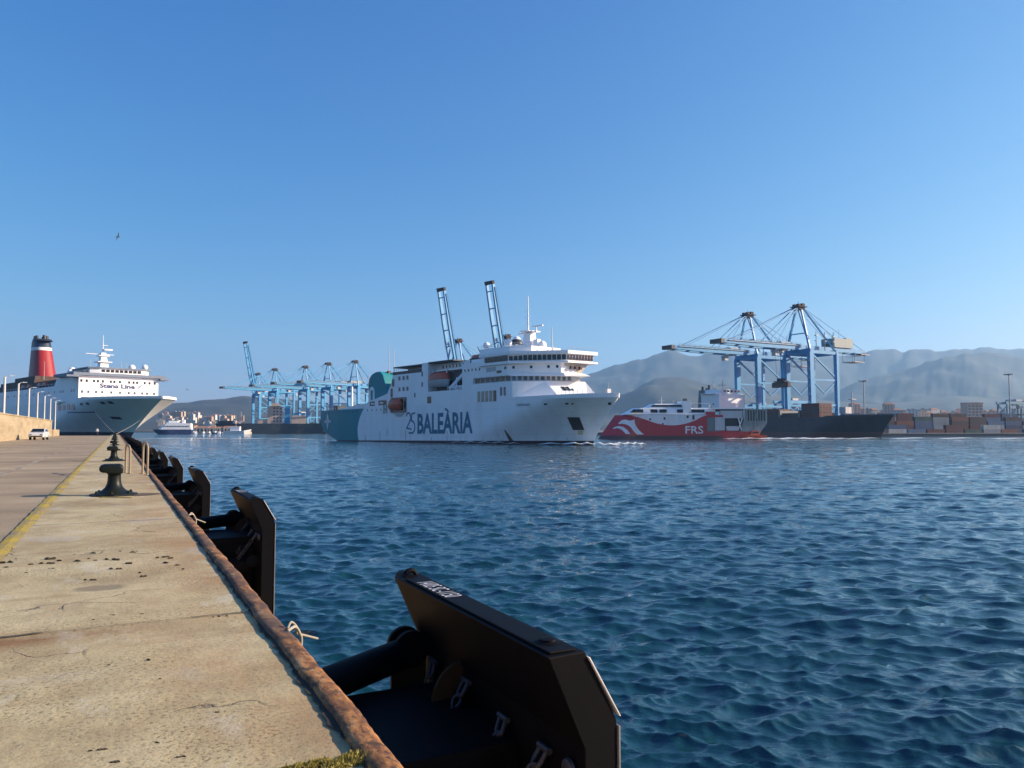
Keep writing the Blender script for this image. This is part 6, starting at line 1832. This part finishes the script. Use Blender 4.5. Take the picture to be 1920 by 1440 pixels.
def ridge(D, prof, w_front, w_back, seed, px0, px1, n=200, base=-1, rough=1.0):
    pts3, fs = [], []
    rows_ = [i / 26 for i in range(27)] + [ 1.08, 1.2, 1.4, 1.7]
    for j, rt in enumerate(rows_):
        for i in range(n + 1):
            px = px0 + (px1 - px0) * i / n
            rq = min(rt, 1.0)
            pw = px + (1 - rq) * (70 * math.sin(rt * 7 + px * .011 + seed) + 45 * math.sin(rt * 17 + px * .023))
            top = (806 - interp(prof, pw)) * D / 1443 + 1.3
            top = max(top, 3)
            dd = D - w_front * (1 - rt) if rt <= 1 else D + w_back * (rt - 1) / .7
            s_ = (rt ** 1.15) if rt <= 1 else max(0, 1 - (rt - 1) / .7) ** 1.2
            nz = fbm(px * .013 + rt * .8, rt * 4.0 + px * .004, seed, 6)
            z = base + (top - base) * s_
            z += nz * top * .075 * rough * math.sin(min(1, rt) * math.pi) ** .7 * (1 if rt < 1 else 0)
            z += fbm(px * .11, rt * 9, seed + 3, 3) * top * .012 * rough * (1 if rt > 0 else 0)
            pts3.append(tuple(W((px - 960) / 1443 * dd, dd, z)))
    N = n + 1
    for j in range(len(rows_) - 1):
        for i in range(n): fs.append((j * N + i, j * N + i + 1, (j + 1) * N + i + 1, (j + 1) * N + i))
    o = flat('hills', pts3, fs, hill_m.mat, None)
    o.data.polygons.foreach_set('use_smooth', [True] * len(o.data.polygons))
    return tag(o, kind='structure')
back = [(600, 790), (760, 772), (900, 745), (1000, 722), (1080, 705), (1120, 697), (1155, 684), (1175, 680), (1193, 674), (1204, 675), (1228, 665), (1253, 658), (1270, 659), (1285, 663), (1309, 668), (1342, 660), (1375, 657), (1430, 661), (1500, 663), (1560, 667), (1590, 665), (1618, 661), (1640, 658), (1652, 655), (1668, 656), (1680, 655), (1694, 660), (1711, 655), (1745, 655), (1757, 658), (1790, 655), (1822, 654), (1842, 650), (1873, 654), (1920, 653), (2100, 660), (2400, 680)]
front = [(1480, 778), (1540, 748), (1573, 731), (1618, 713), (1667, 701), (1700, 693), (1722, 686), (1745, 677), (1772, 669), (1792, 667), (1815, 663), (1850, 660), (1890, 664), (1930, 672), (2020, 690), (2200, 700), (2450, 720)]
low = [(1040, 770), (1110, 752), (1160, 742), (1187, 733), (1210, 719), (1231, 710), (1255, 706), (1275, 707), (1300, 713), (1330, 720), (1370, 726), (1420, 735), (1480, 742), (1560, 752), (1640, 758), (1720, 752), (1800, 742), (1870, 748), (1930, 741), (2100, 735), (2400, 745)]
left = [(-300, 740), (-100, 742), (60, 745), (200, 750), (285, 755), (310, 756), (350, 755), (380, 750), (420, 748), (440, 744), (456, 742), (480, 745), (520, 747), (560, 751), (640, 757), (720, 763), (820, 775), (980, 788), (1060, 792)]
ridge(7600, back, 2300, 1500, 3, 560, 2450, 300)
ridge(5600, front, 1700, 1200, 5, 1470, 2450, 200)
ridge(4300, low, 1500, 900, 8, 1030, 2450, 200)
ridge(3900, left, 1500, 900, 12, -320, 1080, 200, rough=.5)
ga = [(-1200, 1300), (-300, 1320), (-290, 1510), (2650, 1510), (2650, 900), (5200, 1800), (9000, 9000), (-6000, 9000), (-3600, 2400)]
m = MB(); m.prism([tuple(W(a, b, -8)) for a, b in ga], [tuple(W(a, b, -1.2)) for a, b in ga]); tag(m.build('ground', paint('coastal_ground', (.16, .14, .10), .95, scale=.01, streak=False)), kind='structure')

# ------------------------------------------------------------------ town
BW = [paint('white_render', (.6, .58, .54), .8), paint('cream_render', (.55, .46, .34), .8), paint('pink_render', (.48, .32, .24), .8), paint('grey_render', (.36, .36, .36), .8)]
RF = [paint('flat_roof', (.35, .33, .3), .9), paint('clay_tile', (.36, .16, .09), .9)]
WNC = ['white', 'cream', 'pinkish', 'grey']
def town_house(xc, zc, z0, w, d, h, ci, ri, label, grp, fl=True):
    t = thing('apartment_block' if h > 12 else 'house', label, 'building', W(xc, zc, z0), heading(1, rs_.uniform(-.3, .3)), grp)
    mw = MB(); mw.bb(-w / 2, w / 2, -d / 2, d / 2, -3, h)
    m = MB()
    if ri: m.prism([(-w / 2 - .4, -d / 2 - .4, h), (w / 2 + .4, -d / 2 - .4, h), (w / 2 + .4, d / 2 + .4, h), (-w / 2 - .4, d / 2 + .4, h)], [(-w * .3, -.3, h + d * .28), (w * .3, -.3, h + d * .28), (w * .3, .3, h + d * .28), (-w * .3, .3, h + d * .28)])
    else: m.bb(-w / 2 - .2, w / 2 + .2, -d / 2 - .2, d / 2 + .2, h, h + .7); m.bb(-w * .1, w * .15, -d * .2, d * .2, h + .7, h + 3)
    m.build('roof', RF[ri], t)
    m = mw; nx_ = max(2, int(w / 4)); nz_ = max(1, int(h / 3.2))
    for i in range(nx_):
        for k in range(nz_):
            x = -w / 2 + w * (i + .5) / nx_
            m.bb(x - .8, x + .8, -d / 2 - .12, -d / 2 + .1, 1.2 + k * 3.2, 2.7 + k * 3.2, 1)
    m.build('wall', [BW[ci], GLASS], t)
DIRS = ['pale', 'sunlit', 'small', 'plain']
n = 0
tcount = {}
for i in range(64):                      # right of the cranes, seen above the containers
    px = 1575 + i * 5.6 + rs_.uniform(-1.5, 1.5); zc = rs_.uniform(1180, 1450)
    yt = rs_.uniform(766, 778)
    if i in (4, 5, 16, 17): yt = 758
    h = (806 - yt) * zc / 1443 + 2
    ci = rs_.choice([0, 1, 2, 2, 3])
    town_house((px - 960) / 1443 * zc, zc, -1, rs_.uniform(9, 20) if h < 45 else 10, 10, h, ci, rs_.random() < .4 and 1 or 0, f'{nth(tcount.setdefault(ci, 0) + 1)} {WNC[ci]} {"tower" if yt < 760 else "block"} from the left in the town behind the right quay', 'town buildings behind the right quay')
    tcount[ci] += 1
t = thing('hospital_block', 'long brick coloured block standing above the right hand containers', 'building', W((1822 - 960) / 1443 * 1100, 1100, -1), heading(1, .1))
m = MB(); m.bb(-12, 12, -7, 7, 0, 40); m.build('wall', BW[2], t); m = MB(); m.bb(-12.5, 12.5, -7.5, 7.5, 40, 41); m.build('roof', RF[1], t)
for k in range(6):
    for i in range(4):
        m = MB(); m.bb(-10.4 + 5.6 * i, -6.8 + 5.6 * i, -7.1, -6.9, 14 + 4.2 * k, 16 + 4.2 * k); m.build('window', GLASS, t)
hcount = {}
for i in range(78):                      # white houses on the slope at the left
    px = 300 + i * 2.0 + rs_.uniform(-.9, .9); zc = rs_.uniform(1900, 2500)
    yt = rs_.uniform(776, 794) - (4 if 300 < px < 380 else 0) + max(0, (px - 420)) * .06
    z0 = (806 - yt) * zc / 1443 - 9
    ci = rs_.choice([0, 0, 0, 1, 2])
    town_house((px - 960) / 1443 * zc, zc, z0, rs_.uniform(9, 17), 10, rs_.uniform(8, 12), ci, rs_.random() < .3 and 1 or 0, f'{nth(hcount.setdefault(ci, 0) + 1)} {WNC[ci]} house from the left on the distant left slope', 'houses of the distant left town')
    hcount[ci] += 1
# slope that carries the left town
pts3, fs = [], []
for j in range(9):
    zc = 1750 + j * 110
    for i in range(41):
        px = 180 + i * 14
        e = math.sin(math.pi * min(1, max(0, i / 40))) ** .5
        pts3.append(tuple(W((px - 960) / 1443 * zc, zc, -1.5 + e * 48 * (j / 8) ** 1.0 + 2 * fbm(i * .4, j * .5, 4, 3))))
for j in range(8):
    for i in range(40): fs.append((j * 41 + i, j * 41 + i + 1, (j + 1) * 41 + i + 1, (j + 1) * 41 + i))
tag(flat('hills', pts3, fs, hill_m.mat, None), kind='structure')
for (px, yb, yt) in ((1651, 655, 650), (1656, 655, 649), (1661, 656, 651)):
    m = MB(); m.tube(W((px - 960) / 1443 * 7600, 7600, (806 - yb) * 7600 / 1443 - 25), W((px - 960) / 1443 * 7600, 7600, (806 - yt) * 7600 / 1443), 2.2, 1.2, 6)
    tag(m.build('hilltop_antenna', GREYW), {1651: 'left', 1656: 'middle', 1661: 'right'}[px] + ' one of three thin antenna masts on the far mountain ridge', 'antenna', 'antennas on the far ridge')

# ------------------------------------------------------------------ gulls
def gull(p, yaw, roll, label):
    m = MB()
    m.path([(-.22, 0, 0), (-.12, 0, 0), (.05, 0, .01), (.18, 0, .02), (.25, 0, .015)], [.01, .045, .065, .045, .012], 8)
    for s in (-1, 1):
        a = [(-.02, .03 * s, .02), (.10, .03 * s, .02), (.08, .33 * s, .10), (-.03, .33 * s, .10), (-.01, .66 * s, .06), (.04, .4 * s, .10)]
        m.add([(x, y, z) for x, y, z in a] + [(x, y, z + .012) for x, y, z in a], [(0, 1, 2, 3), (3, 2, 4), (6, 9, 8, 7), (9, 10, 8), (0, 3, 9, 6), (1, 7, 8, 2), (3, 4, 10, 9), (2, 8, 10, 4)])
    o = m.build('gull', paint('gull_grey', (.12, .13, .15), .8, scale=10, streak=False))
    o.location = p; o.rotation_euler = (roll, 0, yaw)
    tag(o, label, 'bird')
gull(W((211 - 960) / 1443 * 78, 78, 1.3 + (806 - 440) / 1443 * 78), -.3, R(58), 'dark gull gliding high in the blue sky at the left')
gull(W((350 - 960) / 1443 * 130, 130, 1.3 + (806 - 731) / 1443 * 130), .5, R(15), 'tiny gull low over the distant left hills')

# ------------------------------------------------------------------ wakes
fo = NT('foam')
nf = fo.noise(fo.co('Object', (.25, 1, 1)), 1.1, 6, .7)
tr = fo.n('ShaderNodeBsdfTransparent'); mx = fo.n('ShaderNodeMixShader')
fat = fo.n('ShaderNodeAttribute', attribute_name='foam')
al = fo.math('MULTIPLY', fo.ramp(nf, [(.28, (0,) * 3), (.44, (1,) * 3)]), fat.outputs['Fac'])
al = fo.math('ADD', al, fo.math('SUBTRACT', fat.outputs['Fac'], .85), clamp=True)
fo.l(al, mx.inputs[0]); fo.l(tr.outputs[0], mx.inputs[1]); fo.l(fo.b.outputs[0], mx.inputs[2]); fo.l(mx.outputs[0], fo.out.inputs[0])
fo.col((.75, .78, .80)); fo.set(.8)
def wake(lines, label, parent=None, hgt=.35):
    vs, fs, at = [], [], []
    r = random.Random(5)
    for (pts, w, den) in lines:
        n = 40; n0 = len(vs); K = 5
        for i in range(n + 1):
            t_ = i / n * (len(pts) - 1); k = min(int(t_), len(pts) - 2); f_ = t_ - k
            a, b = Vector(pts[k]), Vector(pts[k + 1]); c_ = a.lerp(b, f_); d = (b - a).normalized(); nn = Vector((-d.y, d.x))
            ww = w[0] + (w[1] - w[0]) * i / n
            for j in range(K):
                s_ = j / (K - 1) * 2 - 1
                q_ = c_ + nn * (s_ * ww)
                p = W(q_.x, q_.y, WZ + .14 + hgt * (1 - s_ * s_) * (.65 + .35 * math.sin(i * .9 + j)) * (1 - abs(2 * i / n - 1) ** 3))
                vs.append(tuple(p)); at.append(den * (1 - abs(s_) ** 2))
        for i in range(n):
            for j in range(K - 1): k = n0 + i * K + j; fs.append((k, k + 1, k + K + 1, k + K))
    o = flat('wake', vs, fs, fo.mat, None)
    a_ = o.data.attributes.new('foam', 'FLOAT', 'POINT'); a_.data.foreach_set('value', at)
    tag(o, label, 'wake', kind='stuff')
wake([([(4, 206), (16, 200.5), (22.2, 199.8), (27.5, 196.5)], (.5, 1.6), 1.25), ([(23, 199), (30, 201), (36, 204)], (1.8, .6), 1.1), ([(-20, 228), (4, 204.5)], (.3, .7), .8)], 'white bow wave of the white and teal ferry', hgt=.75)
wake([([(-72, 300), (-88, 312), (-125, 330), (-170, 350)], (1.6, 4), .95)], 'churned wake behind the teal stern')
wake([([(88, 329), (100, 326), (116, 325), (140, 328)], (1.2, 3.0), 1.3), ([(116, 325), (150, 326), (190, 330), (240, 338)], (2.0, 1.6), .95), ([(105, 330), (125, 332), (150, 336)], (2.4, 1.2), 1.2), ([(200, 330), (260, 338), (330, 350)], (1.5, 1.5), .8)], 'white wake trailing right from the fast ferry stern', hgt=.6)
wake([([(38, 339), (70, 334), (90, 331)], (.5, 1), .8)], 'thin foam along the red fast ferry hull')

# ------------------------------------------------------------------ air between here and the hills
hz = MB(); hz.bb(-9000, 14000, -7000, 14000, -12, 1150)
HZ = hz.build('haze', NT('haze_air').mat)
tag(HZ, kind='stuff'); HZ['label'] = 'thin blue sea haze'; 
ht = bpy.data.materials['haze_air'].node_tree
for nd in list(ht.nodes):
    if nd.type == 'BSDF_PRINCIPLED': ht.nodes.remove(nd)
pv = ht.nodes.new('ShaderNodeVolumePrincipled')
pv.inputs['Color'].default_value = (.38, .66, 1, 1)
pv.inputs['Density'].default_value = 0.000085
pv.inputs['Anisotropy'].default_value = 0.35
ht.links.new(pv.outputs[0], ht.nodes['Material Output'].inputs['Volume'])
HZ.display_type = 'WIRE'
